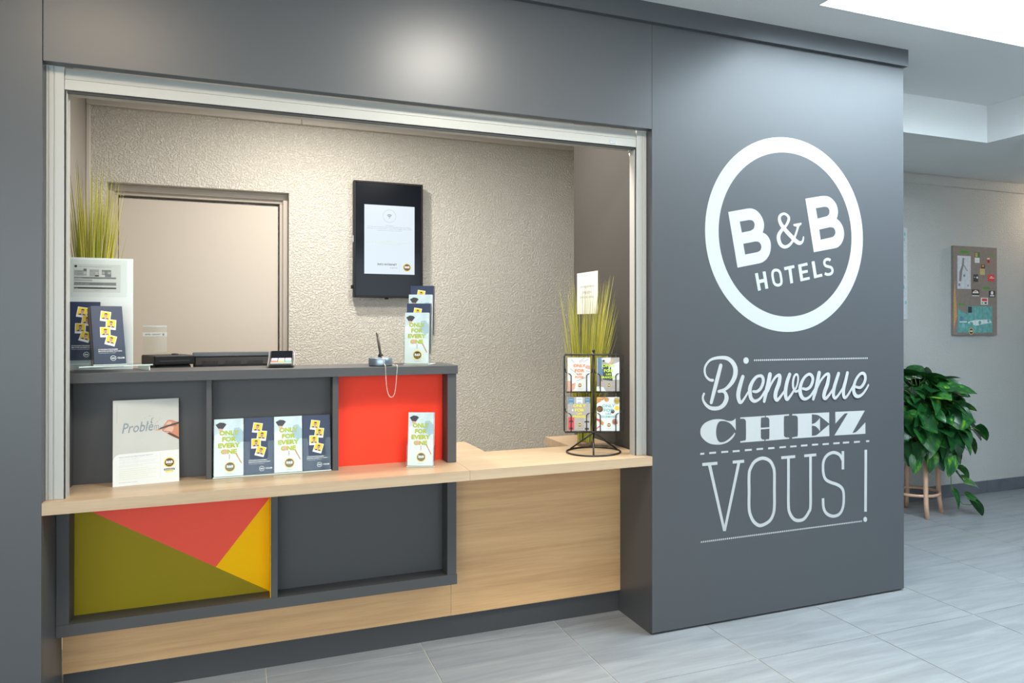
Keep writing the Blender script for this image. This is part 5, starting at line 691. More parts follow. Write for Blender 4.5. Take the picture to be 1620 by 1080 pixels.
# four tier holder on the riser
T0=Vector((-0.952,0.283,zt+0.004)); az=R(-26)
t=thing('tiered_leaflet_holder','clear acrylic four tier leaflet holder on the right end of the riser','holder',tuple(T0),(0,0,az),'clear leaflet holders')
labs=['pale blue leaflet stack, lowest and frontmost in the tiered holder','navy leaflet stack, second tier from the front of the tiered holder','pale blue leaflet stack, third tier from the front of the tiered holder','navy leaflet stack, highest and rearmost in the tiered holder']
for k in range(4):
    off=Matrix.Rotation(az,4,'Z')@Vector((0,k*0.030,k*0.0385))
    leaflet(('everyone','club')[k%2],labs[k],tuple(T0+off+Vector((0,0,0.0022))),-26,3,0.018)
    b=MB(); z=k*0.0385; y=k*0.030
    notch_plate(b,-0.054,0.054,z,z+0.125,z+0.068,0.062,y-0.006,y-0.004)
    b.box(-0.054,-0.052,y-0.004,y+0.022,z,z+0.115); b.box(0.052,0.054,y-0.004,y+0.022,z,z+0.115); b.box(-0.054,0.054,y-0.004,y+0.022,z-0.002,z)
    b.build('pocket',M_CLEAR,t,False)
MB().prism([(0.115,-0.004),(0.118,-0.004),(0.118,0.25),(0.115,0.25)],'x',-0.054,0.054).build('back_plate',M_CLEAR,t,False)
MB().box(-0.054,0.054,-0.004,0.12,-0.004,-0.002).build('base_plate',M_EDGE,t,False)

# ---------------------------------------------------------------- show card with the half-erased word
t=thing('show_card','light grey show card with a half erased word leaning in the left bay','sign',(-1.925,0.208,ZO),(R(-9),0,R(7)))
W_,H_=0.207,0.300
MB().box(-W_/2,W_/2,0,0.003,0,H_).build('card_board',M_PAPER,t,False)
b=MB()
b.rect(-W_/2,W_/2,0,H_,1,ii(M_PAPER)); b.flat([(-W_/2,.09),(-W_/2+.004,.10),(-W_/2+.012,.108),(-W_/2+.022,.111),(W_/2,.114),(W_/2,H_),(-W_/2,H_)],2,ii(M_GREYTOP))
b.text('Problè',-.078,.183,.050,3,ii(M_SLATE),0.008,'LEFT',rot=R(3),shear=0.30,width=.098)
b.text('m',.022,.188,.040,3,ii(M_SLATE),-0.004,'LEFT',rot=R(3),shear=0.30,width=.016)
rn=random.Random(3)
for k in range(34):
    x=.018+rn.gauss(0,.016); z=.222+rn.gauss(0,.011); s=rn.uniform(.0006,.0018); a=rn.uniform(0,3)
    b.flat([(x+s*math.cos(a+q),z+s*math.sin(a+q)) for q in (0,2.1,4.2)],3,ii(M_INKD))
# hand and pencil
b.flat([(.048,.192),(.056,.206),(.068,.222),(.080,.222),(W_/2,.212),(W_/2,.150),(.092,.156),(.075,.166),(.060,.178),(.050,.184)],3,ii(M_SKIN2))
b.flat([(.054,.186),(.072,.200),(.088,.196),(.083,.180),(.066,.176)],5,ii(M_SKIN))
b.flat([(.060,.206),(.070,.217),(.082,.214),(.076,.204)],5,ii(M_SKIN))
for q in (((.062,.200),(.078,.203)),((.058,.182),(.076,.178)),((.078,.204),(.096,.200))):
    b.flat([(q[0][0],q[0][1]),(q[1][0],q[1][1]),(q[1][0],q[1][1]+.0016),(q[0][0],q[0][1]+.0012)],6,ii(M_BROWN))
b.flat([(.066,.174),(.084,.162),(W_/2,.151),(W_/2,.158),(.086,.170),(.072,.177)],5,ii(M_BROWN))
b.flat([(.036,.190),(.046,.191),(W_/2,.207),(W_/2,.214),(.044,.196)],6,ii(M_INKD)); b.flat([(.026,.186),(.046,.187),(.046,.191),(.032,.190)],6,ii(M_FOOD))
b.text('*voir conditions auprès de la réception',-.092,.286,.0032,3,ii(M_INKG),0,'LEFT',rot=R(-90),width=.066)
b.text('Nous ne sommes pas parfaits et pourtant chaque jour,',-.084,.0985,.0042,3,ii(M_INKG),0.015,'LEFT',rot=R(2),width=.105)
for k,(z,wd,m) in enumerate(((.0935,.118,M_INKG2),(.089,.06,M_INKG2),(.082,.118,M_INKG2),(.0775,.108,M_INKG2),(.070,.118,M_INKG2),(.0655,.07,M_INKG2),(.056,.086,M_LIME),(.049,.114,M_LIME),(.0425,.10,M_LIME),(.036,.114,M_LIME),(.029,.09,M_LIME),(.0215,.112,M_LIME))):
    b.text('nous faisons tout notre possible pour que votre séjour soit bon',-.084,z,.0036,3,ii(m),-0.01,'LEFT',rot=R(1.5),width=wd)
b.text('hotel-bb.com',-.084,.011,.0034,3,ii(M_INKG),0,'LEFT',width=.055)
b.rect(.0433,.0437,.018,.108,3,ii(M_INKG2))
roundel(b,.072,.070,.0175,3)
b.rect(.055,.089,.042,.049,3,ii(M_INKD)); b.text('Satisfait',.072,.0435,.0055,4,ii(M_INKW),0.02,width=.03); b.rect(.060,.084,.035,.0415,3,ii(M_INKY)); b.text('ou invité',.072,.0365,.0045,4,ii(M_INKW),0.02,width=.018)
b.build('card_print',INK,t,False,flip=False)

# ---------------------------------------------------------------- left end of the riser top
t=thing('notice_board','tall white plastic board with a price sheet at the left end of the riser','sign',(-2.098,0.395,zt))
MB().box(-0.108,0.1085,0,0.004,0.0,0.412,bev=0.001).build('board',M_WBOARD,t,False)
b=MB(); b.box(-0.106,0.089,-0.0022,-0.0006,0.268,0.404); b.build('sleeve',M_FILM,t,False)
b=MB()
b.rect(-.082,.068,.285,.388,1,ii(M_PAPER))
b.disc(-.074,.380,.0045,layer=2,mi=ii(M_INKD),n=14); b.text('Informations tarifs hébergement et petit déjeuner',-.064,.378,.0042,2,ii(M_INKG),0,'LEFT',width=.105)
for x0,x1,z0,z1,m in ((-.079,-.040,.346,.366,M_INKG2),(-.050,-.040,.364,.372,M_INKG),(-.031,-.001,.344,.369,M_INKG2),(-.013,-.001,.344,.348,M_INKG),(.008,.038,.350,.368,M_INKG),(.018,.038,.342,.350,M_INKG),(-.079,.054,.335,.3415,M_INKG),(-.079,-.022,.326,.3325,M_INKG2),(-.079,.054,.311,.322,M_INKG),(-.079,.054,.298,.304,M_INKD)):
    b.rect(x0,x1,z0,z1,2,ii(m))
for x0,x1,z in ((-.049,-.041,.3575),(-.049,-.041,.353),(-.012,-.004,.357),(-.012,-.004,.352),(.009,.017,.359),(.027,.037,.359),(.009,.017,.354),(.027,.037,.354)): b.rect(x0,x1,z,z+.002,3,ii(M_PAPER))
for x,z,s in ((-.077,.3365,'Petit déjeuner'),(-.077,.3145,'Taxe de séjour comprise'),(-.077,.299,'Total')): b.text(s,x,z,.0045,3,ii(M_PAPER),0,'LEFT')
for x,z,s in ((-.070,.360,'Chambre'),(-.070,.353,'1 personne'),(-.070,.347,'2 personnes'),(-.029,.362,'Tarif'),(.010,.362,'Tarif')): b.text(s,x,z,.004,3,ii(M_INKD),0,'LEFT')
b.text('hotel-bb.com',-.005,.291,.003,2,ii(M_INKG))
b.build('price_sheet',INK,t,False,flip=False)

# acrylic riser plate turned to the room
PA=R(24); PL=Vector((-2.128,0.190,zt))
t=thing('acrylic_stand','clear acrylic riser plate under the navy leaflets on the riser top','stand',tuple(PL),(0,0,PA))
MB().box(0,0.235,0,0.125,0.019,0.023).build('plate',M_CLEAR,t,False)
MB().box(0,0.235,-0.0012,0,0.019,0.023).build('plate_edge',M_EDGE,t,False)
MB().box(0.0,0.003,0.004,0.12,0.0,0.019).build('foot_plate',M_CLEAR,t,False)
MB().box(0.224,0.227,0.004,0.12,0.0,0.019).build('foot_plate',M_EDGE,t,False)
leaflet('club','navy leaflet stack leaning right in a clear pocket on the acrylic plate',(-2.042,0.252,zt+0.0285),24,13,0.042)
holder('leaflet_holder','clear acrylic holder on the riser plate with a turned navy stack',(-2.042,0.252,zt+0.0265),24,13,0.044,h=0.07,nz=0.045,group='clear leaflet holders')
leaflet('club','flat navy leaflet at the far left behind the aluminium rail',(-2.136,0.315,zt+0.040),0,6,0.004)
holder('leaflet_holder','clear acrylic holder at the far left of the riser top',(-2.136,0.315,zt+0.0265),0,6,0.008,h=0.05,nz=0.04,back=0.12,group='clear leaflet holders')
# call sign
t=thing('call_sign','small clear acrylic upright with a white call label beside the black printer','sign',(-1.950,0.76,0.7655))
au=MB().box(-0.044,0.044,0,0.004,0.0,0.56).build('acrylic_upright',M_CLEAR,t,False)
MB().box(-0.044,0.044,-0.0006,0.0046,0.556,0.560).build('top_edge',M_EDGE,t,False)
b=MB(); b.rect(-.045,.045,.516,.532,6,ii(M_PAPER)); b.text('APPEL GERANT',-.037,.5205,.0088,7,ii(M_INKD),0.01,'LEFT',width=.058)
b.rect(.028,.034,.5195,.5275,7,ii(M_INKD)); b.rect(.0295,.0325,.5225,.526,8,ii(M_PAPER)); b.build('call_label',INK,au,False,flip=False)
# black label printer
t=thing('label_printer','black lidded printer on the desk behind the riser top','printer',(-1.889,0.60,0.7655),(0,0,R(22)))
MB().box(-0.066,0.066,-0.068,0.072,0.0,0.405,bev=0.005).build('body',M_BLACK2,t,False)
lid=MB().box(-0.075,0.075,-0.08,0.08,0.406,0.443,bev=0.004).build('lid',M_BLACK,t,False)
MB().box(-0.055,0.055,-0.0815,-0.0795,0.419,0.424).build('paper_slot',M_DARKGAP,lid,False)
b=MB(); b.lathe([(0,0.006),(0.012,0.005),(0.013,0)],(0.02,-0.02,0.443),14); b.build('lid_button',M_BLACK2,lid,False)
# monitor seen from behind
t=thing('desk_monitor','black computer monitor seen from behind over the riser top','monitor',(-1.608,0.74,0.7655))
b=MB(); b.box(-0.198,0.198,0.0,0.032,0.13,0.4445,bev=0.006); b.build('screen_shell',M_BLACK,t,False)
b=MB(); b.prism([(0.0,0.15),(-0.03,0.17),(-0.034,0.395),(-0.012,0.424),(0.0,0.426)],'x',-0.186,0.186); rc=b.build('rear_cover',M_BLACK2,t,False)
MB().box(-0.199,0.199,-0.004,0.03,0.4275,0.447,bev=0.003).build('top_bezel',mat('grey_bezel',(0.10,0.105,0.11),rough=0.35),t,False)
b=MB()
for g in range(4):
    for k in range(12):
        x=-0.16+g*0.088+k*0.0052; b.box(x,x+0.0028,-0.036,-0.0325,0.386,0.412)
stuff(b.build('vent_slots',M_DARKGAP,rc,False))
b=MB(); b.prism([(-0.03,-0.03),(0.03,-0.03),(0.03,0.03),(-0.03,0.03)],'z',0.01,0.2); b.build('stand_neck',M_BLACK2,t,False)
MB().box(-0.13,0.13,-0.09,0.09,0,0.012,bev=0.004).build('stand_base',M_BLACK2,t,False)
# card terminal
t=thing('card_terminal','black card payment terminal with coloured key row on the riser top','terminal',(-1.473,0.315,zt),(0,0,R(-5)))
b=MB(); b.prism([(-0.05,0),(0.085,0),(0.085,0.036),(0.06,0.046),(0.03,0.034),(-0.045,0.012),(-0.052,0.006)],'x',-0.044,0.044); b.build('body',M_BLACK,t,False)
for s in (-1,1):
    b=MB(); b.prism([(-0.046,0.010),(0.028,0.034),(0.06,0.056),(0.072,0.058),(0.075,0.046),(0.03,0.028)],'x',s*0.047-0.002,s*0.047+0.002); b.build('side_guard',M_CHROME if False else mat('terminal_grey',(0.16,0.16,0.17),rough=0.35),t,False)
b=MB(); b.prism([(0.028,0.034),(0.034,0.034),(0.068,0.060),(0.062,0.062)],'x',-0.040,0.040); b.build('screen',M_GLOSS,t,False)
sl=math.atan2(0.022,0.075)
def slab(x0,x1,u0,u1,name,m,lab=None):
    b=MB(); cs,sn=math.cos(sl),math.sin(sl)
    def P(u,h): return (-0.045+u*cs-h*sn,0.012+u*sn+h*cs)
    b.prism([P(u0,0.0005),P(u1,0.0005),P(u1,0.005),P(u0,0.005)],'x',x0,x1); o=b.build(name,m,t,False)
    if lab: o['label']=lab
    return o
for k,(c,l) in enumerate((((0.75,0.10,0.08),'red key'),((0.80,0.66,0.04),'yellow key'),((0.06,0.55,0.32),'green key'))):
    x=-0.036+k*0.025
    slab(x,x+0.022,0.026,0.036,'key',mat('key_'+l.split()[0],c,rough=0.4),l); slab(x,x+0.022,0.038,0.066,'key',mat('key_pale',(0.42,0.45,0.62),rough=0.4),'pale lilac key block')
slab(-0.038,0.038,0.002,0.021,'front_plate',mat('terminal_plate',(0.26,0.28,0.27),rough=0.3))
# pen stand with bead chain
pc=Vector((-1.102,0.255,zt))
t=thing('pen_stand','round brushed steel pen stand with a slanted pen and bead chain on the riser','pen stand',tuple(pc))
b=MB(); b.lathe([(0,0),(0.044,0),(0.044,0.003)],(0,0,0),32); b.build('foot',M_BLACK2,t,False)
b=MB(); b.lathe([(0.046,0.003),(0.047,0.006),(0.047,0.0315),(0.0462,0.033),(0.042,0.033),(0.038,0.0315),(0.012,0.036),(0,0.036)],(0,0,0),36); b.build('base',mat('blued_steel',(0.33,0.40,0.46),rough=0.33,metal=0.9),t,False)
b=MB(); b.lathe([(0.0095,0),(0.0095,0.012),(0.006,0.015),(0,0.015)],(0,0,0.034),16); b.build('socket',M_BLACK,t,False)
b=MB(); b.tube([(0.0,0,0.045),(-0.006,0.002,0.085),(-0.014,0.004,0.135)],[0.0045,0.005,0.004],10); b.build('pen',mat('pen_barrel',(0.10,0.085,0.075),rough=0.3,metal=0.6),t,False)
b=MB()
ch=[]
yf=-0.073
a=Vector((0.004,-0.046,0.030)); pts=[(0.004,-0.010,0.037),(0.004,-0.046,0.032),(0.006,-0.052,0.010),(0.007,yf,0.002),(0.008,yf-0.001,-0.03),(0.012,yf-0.001,-0.08),(0.020,yf-0.001,-0.112),(0.031,yf-0.001,-0.120),(0.042,yf-0.001,-0.108),(0.048,yf-0.001,-0.07),(0.051,yf-0.001,-0.03),(0.053,yf,0.003),(0.050,-0.04,0.0025),(0.044,-0.012,0.004)]
P=[Vector(p) for p in pts]; dense=[]
for i in range(len(P)-1):
    p0=P[max(0,i-1)];p1=P[i];p2=P[i+1];p3=P[min(len(P)-1,i+2)]
    for k in range(30):
        u=k/30; dense.append(.5*(2*p1+(p2-p0)*u+(2*p0-5*p1+4*p2-p3)*u*u+(3*p1-p0-3*p2+p3)*u**3))
last=None
for q in dense:
    if last is None or (q-last).length>0.0050: b.sphere(q,0.0022,6); last=q
stuff(b.build('bead_chain',mat('bead_steel',(0.70,0.64,0.54),rough=0.4,metal=0.3),t,False))

# ---------------------------------------------------------------- artificial grass bundles
def grass_mat(name):
    m=bpy.data.materials.new(name); m.use_nodes=True; nt=m.node_tree; N=nt.nodes; L=nt.links; b=N['Principled BSDF']
    at=N.new('ShaderNodeVertexColor'); at.layer_name='tint'; L.new(at.outputs['Color'],b.inputs['Base Color']); b.inputs['Roughness'].default_value=0.5
    return m
M_GRASS=grass_mat('artificial_grass_blades')
def grass(label,loc,h,rb,tops,n,seed,limit=None):
    t=thing('grass_bundle',label,'plant',loc)
    rn=random.Random(seed); bm=bmesh.new(); cl=bm.loops.layers.color.new('tint')
    G=[(0.16,0.22,0.015),(0.34,0.36,0.02),(0.52,0.48,0.05),(0.60,0.52,0.09),(0.22,0.28,0.02),(0.09,0.15,0.02)]
    for i in range(n):
        a=rn.uniform(0,2*math.pi); r=rb*math.sqrt(rn.random()); p=Vector((r*math.cos(a),r*math.sin(a),0.0))
        tx=rn.gauss(0,1); hh=h*(rn.uniform(0.70,1.0) if rn.random()<0.8 else rn.uniform(0.45,0.75))
        u=math.sqrt(rn.random()); top=Vector((tops[0]+tops[2]*u*math.cos(a)+rn.gauss(0,.008),max(-0.02,tops[1]+tops[3]*u*math.sin(a)) if limit is None else tops[1]+tops[3]*u*math.sin(a),hh))
        if limit is not None and loc[0]+top.x>limit: top.x=limit-loc[0]-rn.uniform(0,.012)
        wd=rn.uniform(0.0016,0.0032); c0=rn.choice(G); c1=rn.choice(G[2:4]) if rn.random()<0.75 else G[1]
        th=rn.uniform(0,math.pi); d=Vector((math.cos(th),math.sin(th),0))*wd
        prev=None; S=7
        droop=rn.uniform(0,.03) if rn.random()<.2 else 0
        for k in range(S+1):
            s=k/S; q=p.lerp(top,s**1.25) ; q.z=hh*s-droop*s*s*s
            # the bundle is tied tight for its lowest part
            if s<0.22: q.x=p.x; q.y=p.y
            ww=(1-s**2.2)+0.06
            A=bm.verts.new(q-d*ww); B=bm.verts.new(q+d*ww)
            if prev:
                f=bm.faces.new((prev[0],prev[1],B,A)); 
                for l,ss in zip(f.loops,(prev[2],prev[2],s,s)):
                    col=[c0[j]*(1-ss)+c1[j]*ss for j in range(3)]; l[cl]=(*[max(0,v)**(1/2.2) for v in col],1)
            prev=(A,B,s)
    me=bpy.data.meshes.new('blades'); bm.to_mesh(me); bm.free(); me.materials.append(M_GRASS)
    o=bpy.data.objects.new('blades',me); COL.objects.link(o); o.parent=t; stuff(o)
    b=MB(); b.lathe([(0,0),(rb*1.06,0),(rb*1.08,0.012),(rb*1.05,0.02),(0,0.02)],(0,0,0),20); b.build('base',mat('brown_base',(0.22,0.15,0.09),rough=0.8,var=0.3,vscale=80),t,False)
    b=MB(); b.tube([(rb*1.04*math.cos(2*math.pi*k/20),rb*1.04*math.sin(2*math.pi*k/20),0.12) for k in range(20)],0.002,6,0,True); b.build('tie_band',mat('olive_tie',(0.3,0.27,0.05),rough=0.6),t,False)
    return t
grass('tied bundle of yellow green artificial grass behind the wire rack',(-0.142,0.385,ZO+0.0005),0.80,0.036,(0.015,-0.04,0.16,0.10),230,4,limit=-0.012)
grass('tied bundle of yellow green artificial grass behind the white notice board',(-2.125,0.432,zt+0.0005),0.79,0.026,(0.0,0.05,0.10,0.06),260,9)

# ---------------------------------------------------------------- wire rack with four leaflets
RC=Vector((-0.185,0.199,ZO)); ra=R(-24.5)
t=thing('wire_leaflet_rack','black wire table rack holding four small leaflets on the worktop','rack',tuple(RC),(0,0,ra))
b=MB(); b.tube([(0.119*math.cos(2*math.pi*k/40),0.119*math.sin(2*math.pi*k/40),0.004) for k in range(40)],0.004,8,0,True); b.build('base_ring',M_WIRE,t,False)
for a in (-90,30,150):
    b=MB(); b.tube([(0.0,0.0,0.088),(0.119*math.cos(R(a)),0.119*math.sin(R(a)),0.006)],0.004,8); b.build('leg',M_WIRE,t,False)
z0,z1=0.090,0.432; hw=0.129
def lean(x,y,z): return (x,y-0.012+(z-z0)*0.02,z)
b=MB(); b.tube([lean(0,0.004,0.08),lean(0,0.004,0.445)],0.0045,8); b.sphere(lean(0,0.004,0.449),0.007,8); b.build('pole',M_WIRE,t,False)
b=MB(); b.tube([lean(*p) for p in ((-hw,0,z0+.008),(-hw+.004,0,z0),(hw-.004,0,z0),(hw,0,z0+.008),(hw,0,z1-.008),(hw-.004,0,z1),(-hw+.004,0,z1),(-hw,0,z1-.008))],0.0035,8,0,True); b.build('frame',M_WIRE,t,False)
slots=[(-0.064,0.272,'potes'),(0.064,0.272,'branches'),(-0.064,0.098,'presses'),(0.064,0.098,'gourmands')]
for x,z,k in slots:
    b=MB(); h=0.148
    b.tube([lean(x-.056,0.0,z-.006),lean(x+.056,0.0,z-.006)],0.0022,6); b.tube([lean(x-.056,-0.018,z-.004),lean(x+.056,-0.018,z-.004)],0.0022,6)
    for dx in (-.036,0,.036): b.tube([lean(x+dx,-0.018,z-.004),lean(x+dx,0.003,z-.004),lean(x+dx,0.006,z+.165 if z>.2 else z+.17)],0.0018,6)
    for s in (-1,1): b.tube([lean(x+s*.034,-0.018,z-.004),lean(x+s*.034,-0.018,z+.068),lean(x+s*.038,-0.017,z+.074),lean(x+s*.058,-0.003,z+.082),lean(x+s*.061,0.0,z+.098)],0.0022,6)
    b.build('wire_pocket',M_WIRE,t,False)
rl={'potes':'small white leaflet with orange lettering, upper left in the wire rack','branches':'small grey leaflet with lime lettering, upper right in the wire rack','presses':'small grey leaflet with toy cars and yellow lettering, lower left in the wire rack','gourmands':'small white leaflet with food photos and teal lettering, lower right in the wire rack'}
Mz=Matrix.Rotation(ra,4,'Z')
for x,z,k in slots:
    p=RC+Mz@Vector(lean(x,-0.0125,z)); leaflet(k,rl[k],tuple(p),-24.5,1.2,0.009,(0.1,0.148),'small leaflets in the wire rack','small_leaflet')

# note taped on the reveal
t=thing('paper_note','white paper note taped to the grey reveal above the grass','notice',(-0.0062,0.665,1.489),(0,0,R(-90)))
b=MB(); b.box(-0.128,0.128,0,0.0008,-0.106,0.106); b.build('sheet',M_PAPER,t,False)
b=MB()
for s,z in (('renseignements',.028),('bagages',.0),('merci de sonner',-.026)): b.text(s,0,z,.022,1,ii(M_INKG),0.0,width=.17 if s!='bagages' else .11)
b.build('note_text',INK,t,False,flip=False)

# ---------------------------------------------------------------- information screen on the back wall
t=thing('wall_screen','black portrait information screen on the booth back wall','screen',(-0.778,1.955,1.853))
hw,hh=0.2125,0.358
MB().box(-hw,hw,0.006,0.05,-hh,hh,bev=0.004).build('housing',M_BLACK,t,False)
b=MB(); 
for x0,x1,zz0,zz1 in ((-hw,-hw+.014,-hh,hh),(hw-.012,hw,-hh,hh),(-hw+.014,hw-.012,-hh,-hh+.012),(-hw+.014,hw-.012,hh-.012,hh)): b.box(x0,x1,-0.006,0.006,zz0,zz1,bev=0.0015)
b.build('bezel',M_BLACK,t,False)
glass=MB().box(-hw+.014,hw-.012,-0.0015,0.006,-hh+.012,hh-.012).build('glass',M_GLOSS,t,False)
M_LIT=mat('lit_display',(0.0,0.0,0.0),rough=0.3,emit=(0.80,0.90,0.98),estr=0.92)
b=MB(); sx0,sx1,sz0,sz1=-0.148,0.160,-0.212,0.214
def R4(x0,x1,z0,z1,l,m): b.rect(x0,x1,z0,z1,l+10,m)
SM=[M_LIT,M_INKD,M_INKG,M_LIME,M_INKY,mat('screen_brown',(0.02,0.008,0.004),emit=(0.30,0.10,0.05),estr=0.6),M_INKW,mat('screen_yellow',(0.1,0.1,0.0),emit=(0.62,0.60,0.05),estr=0.8),mat('screen_white',(0.1,0.1,0.1),emit=(0.9,0.95,1),estr=0.95)]
R4(sx0,sx1,sz0,sz1,0,0)
cx=0.004
b.ring(cx,0.148,0.0385,0.0398,12,2,n=36)
for r in (0.008,0.014,0.020): b.ring(cx,0.138,r-.0014,r+.0014,12,1,n=12,a0=R(45),a1=R(135))
b.disc(cx,0.138,0.0026,layer=12,mi=1,n=10)
b.text('Chers clients,',cx,.086,.0085,12,2)
b.text('un accès internet gratuit est à votre disposition dans tout l’hôtel,',cx,.077,.008,12,2,0.0,width=.265); b.text('connectez-vous au réseau wifi et ouvrez votre navigateur pour accéder',cx,.067,.008,12,2,0.0,width=.28); b.text('au portail de connexion de l’hôtel',cx,.056,.008,12,2,0.0,width=.15)
b.text('Dear guests,',cx,-.010,.007,12,3,-0.01); b.text('free internet access is available everywhere in the hotel, connect to the wifi network',cx,-.019,.007,12,3,-0.01,width=.27); b.text('and open your browser to log in',cx,-.028,.007,12,3,-0.01,width=.15)
b.text('INFO INTERNET',.050,-.158,.0165,12,1,0.02,'RIGHT',width=None); b.text('Internet',.052,-.176,.014,12,2,0.0,'RIGHT',shear=0.2)
b.rect(.0655,.066,-.198,-.148,12,2)
b.disc(.113,-.168,.0245,layer=12,mi=7); b.disc(.113,-.168,.0200,layer=13,mi=5); b.text('B&B',.113,-.172,.0175,14,8,0.035)
b.build('display',SM,glass,False,flip=False)
o=MB().box(-hw-.004,-hw,-0.004,0.02,-0.02,0.02).build('maker_badge',M_INKG2,t,False)
b=MB(); b.box(-hw-.012,-hw,0.01,0.03,-.305,-.283,bev=.002); b.build('side_knob',M_BLACK2,t,False)
b=MB(); b.box(-.02,.0,0.0,0.03,-hh-.010,-hh,bev=.002); b.build('sensor_foot',M_BLACK2,t,False)
MB().box(-0.09,0.09,0.05,0.075,-0.12,0.12).build('wall_bracket',M_BLACK2,t,False)

# ---------------------------------------------------------------- pinboard and poster on the lobby rear wall
t=thing('pinboard','taupe pinboard with pinned cards and a teal map on the lobby wall','pinboard',(3.648,1.398,1.589))
PW,PH=0.478,0.690
MB().box(-PW/2,PW/2,0,0.0215,-PH/2,PH/2,bev=0.002).build('board',mat('taupe_felt',(0.235,0.195,0.17),rough=0.9,var=0.08,vscale=40),t,False)
def pb(u,v): return (-PW/2+PW*(u-92)/(518-92), PH/2-PH*(v-118)/(955-118))
def card(pts,m,name='card',extra=None,layer=2):
    b=MB(); b.flat([pb(*p) for p in pts],layer,0)
    ms=[m]
    if extra:
        for k,(kind,a,mm) in enumerate(extra):
            ms.append(mm)
            if kind=='r': p,q=pb(a[0],a[1]),pb(a[2],a[3]); b.rect(min(p[0],q[0]),max(p[0],q[0]),min(p[1],q[1]),max(p[1],q[1]),layer+1+k*0.3,len(ms)-1)
            elif kind=='p': b.flat([pb(*p) for p in a],layer+1+k*0.3,len(ms)-1)
            elif kind=='t': p=pb(a[1],a[2]); b.text(a[0],p[0],p[1],a[3],layer+2+k*0.3,len(ms)-1,0.0)
            elif kind=='c': p=pb(a[0],a[1]); b.disc(p[0],p[1],a[2]*PW/426,layer=layer+1+k*0.3,mi=len(ms)-1,n=12)
    return b.build(name,ms,t,False,flip=False)
GREEN=mat('green_strip_ink',(0.06,0.30,0.02),rough=0.5); TEAL=mat('map_teal_ink',(0.13,0.36,0.34),rough=0.5,var=0.25,vscale=30); MAPW=mat('map_grey_ink',(0.55,0.57,0.60),rough=0.5,var=0.12,vscale=40)
def rq(a,b_,c,d): return [(a,b_),(c,b_),(c,d),(a,d)]
card(rq(130,210,258,520),MAPW,'street_map',[('p',[(180,228),(196,232),(190,300),(176,360),(166,452),(146,448),(150,360),(172,300)],M_INKG),('p',[(190,290),(230,350),(224,356),(186,300)],M_INKG),('r',(186,385,206,405),M_INKG),('r',(140,470,156,495),M_INKG),('r',(226,480,236,498),M_INKG)])
card([(152,158),(240,158),(246,184),(150,184)],GREEN,'title_strip',[('t',('Restaurants',198,178,.014),M_INKD)]); card([(430,172),(440,166),(494,204),(486,212)],GREEN,'title_strip'); card([(374,500),(448,502),(446,516),(374,514)],GREEN,'title_strip'); card(rq(142,660,202,674),GREEN,'title_strip')
card(rq(296,168,346,220),mat('leaf_green_ink',(0.03,0.16,0.05),rough=0.5),'card',[('r',(302,176,324,216),M_FOOD)]); card(rq(297,222,344,270),M_PAPER,'card',[('t',('menu',320,252,.012),M_INKG)])
card(rq(417,218,446,272),M_INKR,'card',[('r',(419,220,444,232),M_PAPER),('r',(422,240,440,262),M_BROWN)])
card(rq(358,284,398,322),M_BROWN,'card',[('r',(366,290,388,306),M_FOOD)]); card(rq(347,324,396,382),mat('straw_ink',(0.50,0.42,0.18),rough=0.5),'card',[('r',(354,340,388,346),M_FOOD)])
card(rq(283,380,330,450),M_INKD,'card',[('c',(320,410,7),M_INKW),('r',(290,404,304,412),M_INKG2)]); card(rq(425,376,492,442),M_INKR,'card',[('r',(450,396,470,402),M_INKW),('r',(440,408,486,413),M_INKW)])
card(rq(268,524,342,588),M_INKD,'card',[('p',[(274,558),(284,540),(304,530),(326,538),(336,558)],M_INKW),('r',(270,578,340,586),M_INKW),('r',(290,540,316,548),M_INKR)]); card(rq(434,532,498,594),M_INKD,'card',[('c',(467,552,13),M_INKW),('r',(446,574,488,584),M_INKW)])
card(rq(356,600,426,666),M_PAPER,'card',[('r',(366,608,418,632),M_INKR),('r',(392,642,414,658),M_INKD),('p',[(364,640),(376,644),(376,658),(366,658)],GREEN)])
card([(136,706),(222,760),(226,930),(132,930)],TEAL,'town_map',[('c',(168,800,18),M_INKB),('c',(186,864,16),M_SKY),('r',(150,824,220,836),M_PALEW)])
card(rq(224,682,468,932),TEAL,'town_map',[('r',(232,686,268,744),M_INKD),('p',[(228,830),(300,812),(440,806),(464,836),(380,850),(310,866),(236,846)],M_PALEW),('c',(345,838,14),TEAL),('c',(262,856,20),TEAL),('c',(430,820,12),TEAL),('r',(300,690,303,930),M_PALE2),('r',(384,690,387,930),M_PALE2)],layer=3)
b=MB(); p=pb(260,918); b.disc(p[0],p[1],.026,layer=8,mi=0); b.disc(p[0],p[1],.021,layer=9,mi=1); b.text('B&B',p[0],p[1]-.005,.018,10,2,.03); b.build('round_sticker',[M_INKY,M_INKD,M_INKW],t,False,flip=False)
card([(96,560),(106,440),(126,780),(94,900)],M_FOOD,'torn_strip')
t=thing('wall_poster','pale framed map poster mostly hidden behind the grey column','poster',(2.67,1.402,1.707))
MB().box(-0.27,0.272,0,0.0175,-0.342,0.342,bev=0.002).build('backing',mat('poster_backing',(0.55,0.58,0.58),rough=0.6),t,False)
b=MB(); b.rect(-0.26,0.266,-0.33,0.33,2,0)
rn=random.Random(5)
for k in range(60):
    x=rn.uniform(-.25,.255); z=rn.uniform(-.32,.32); b.rect(x-.004,x+.008,z-.012,z+.012,3,rn.choice((1,2)))
b.build('poster_print',[MAPW,M_INKT,M_INKG2],t,False,flip=False)

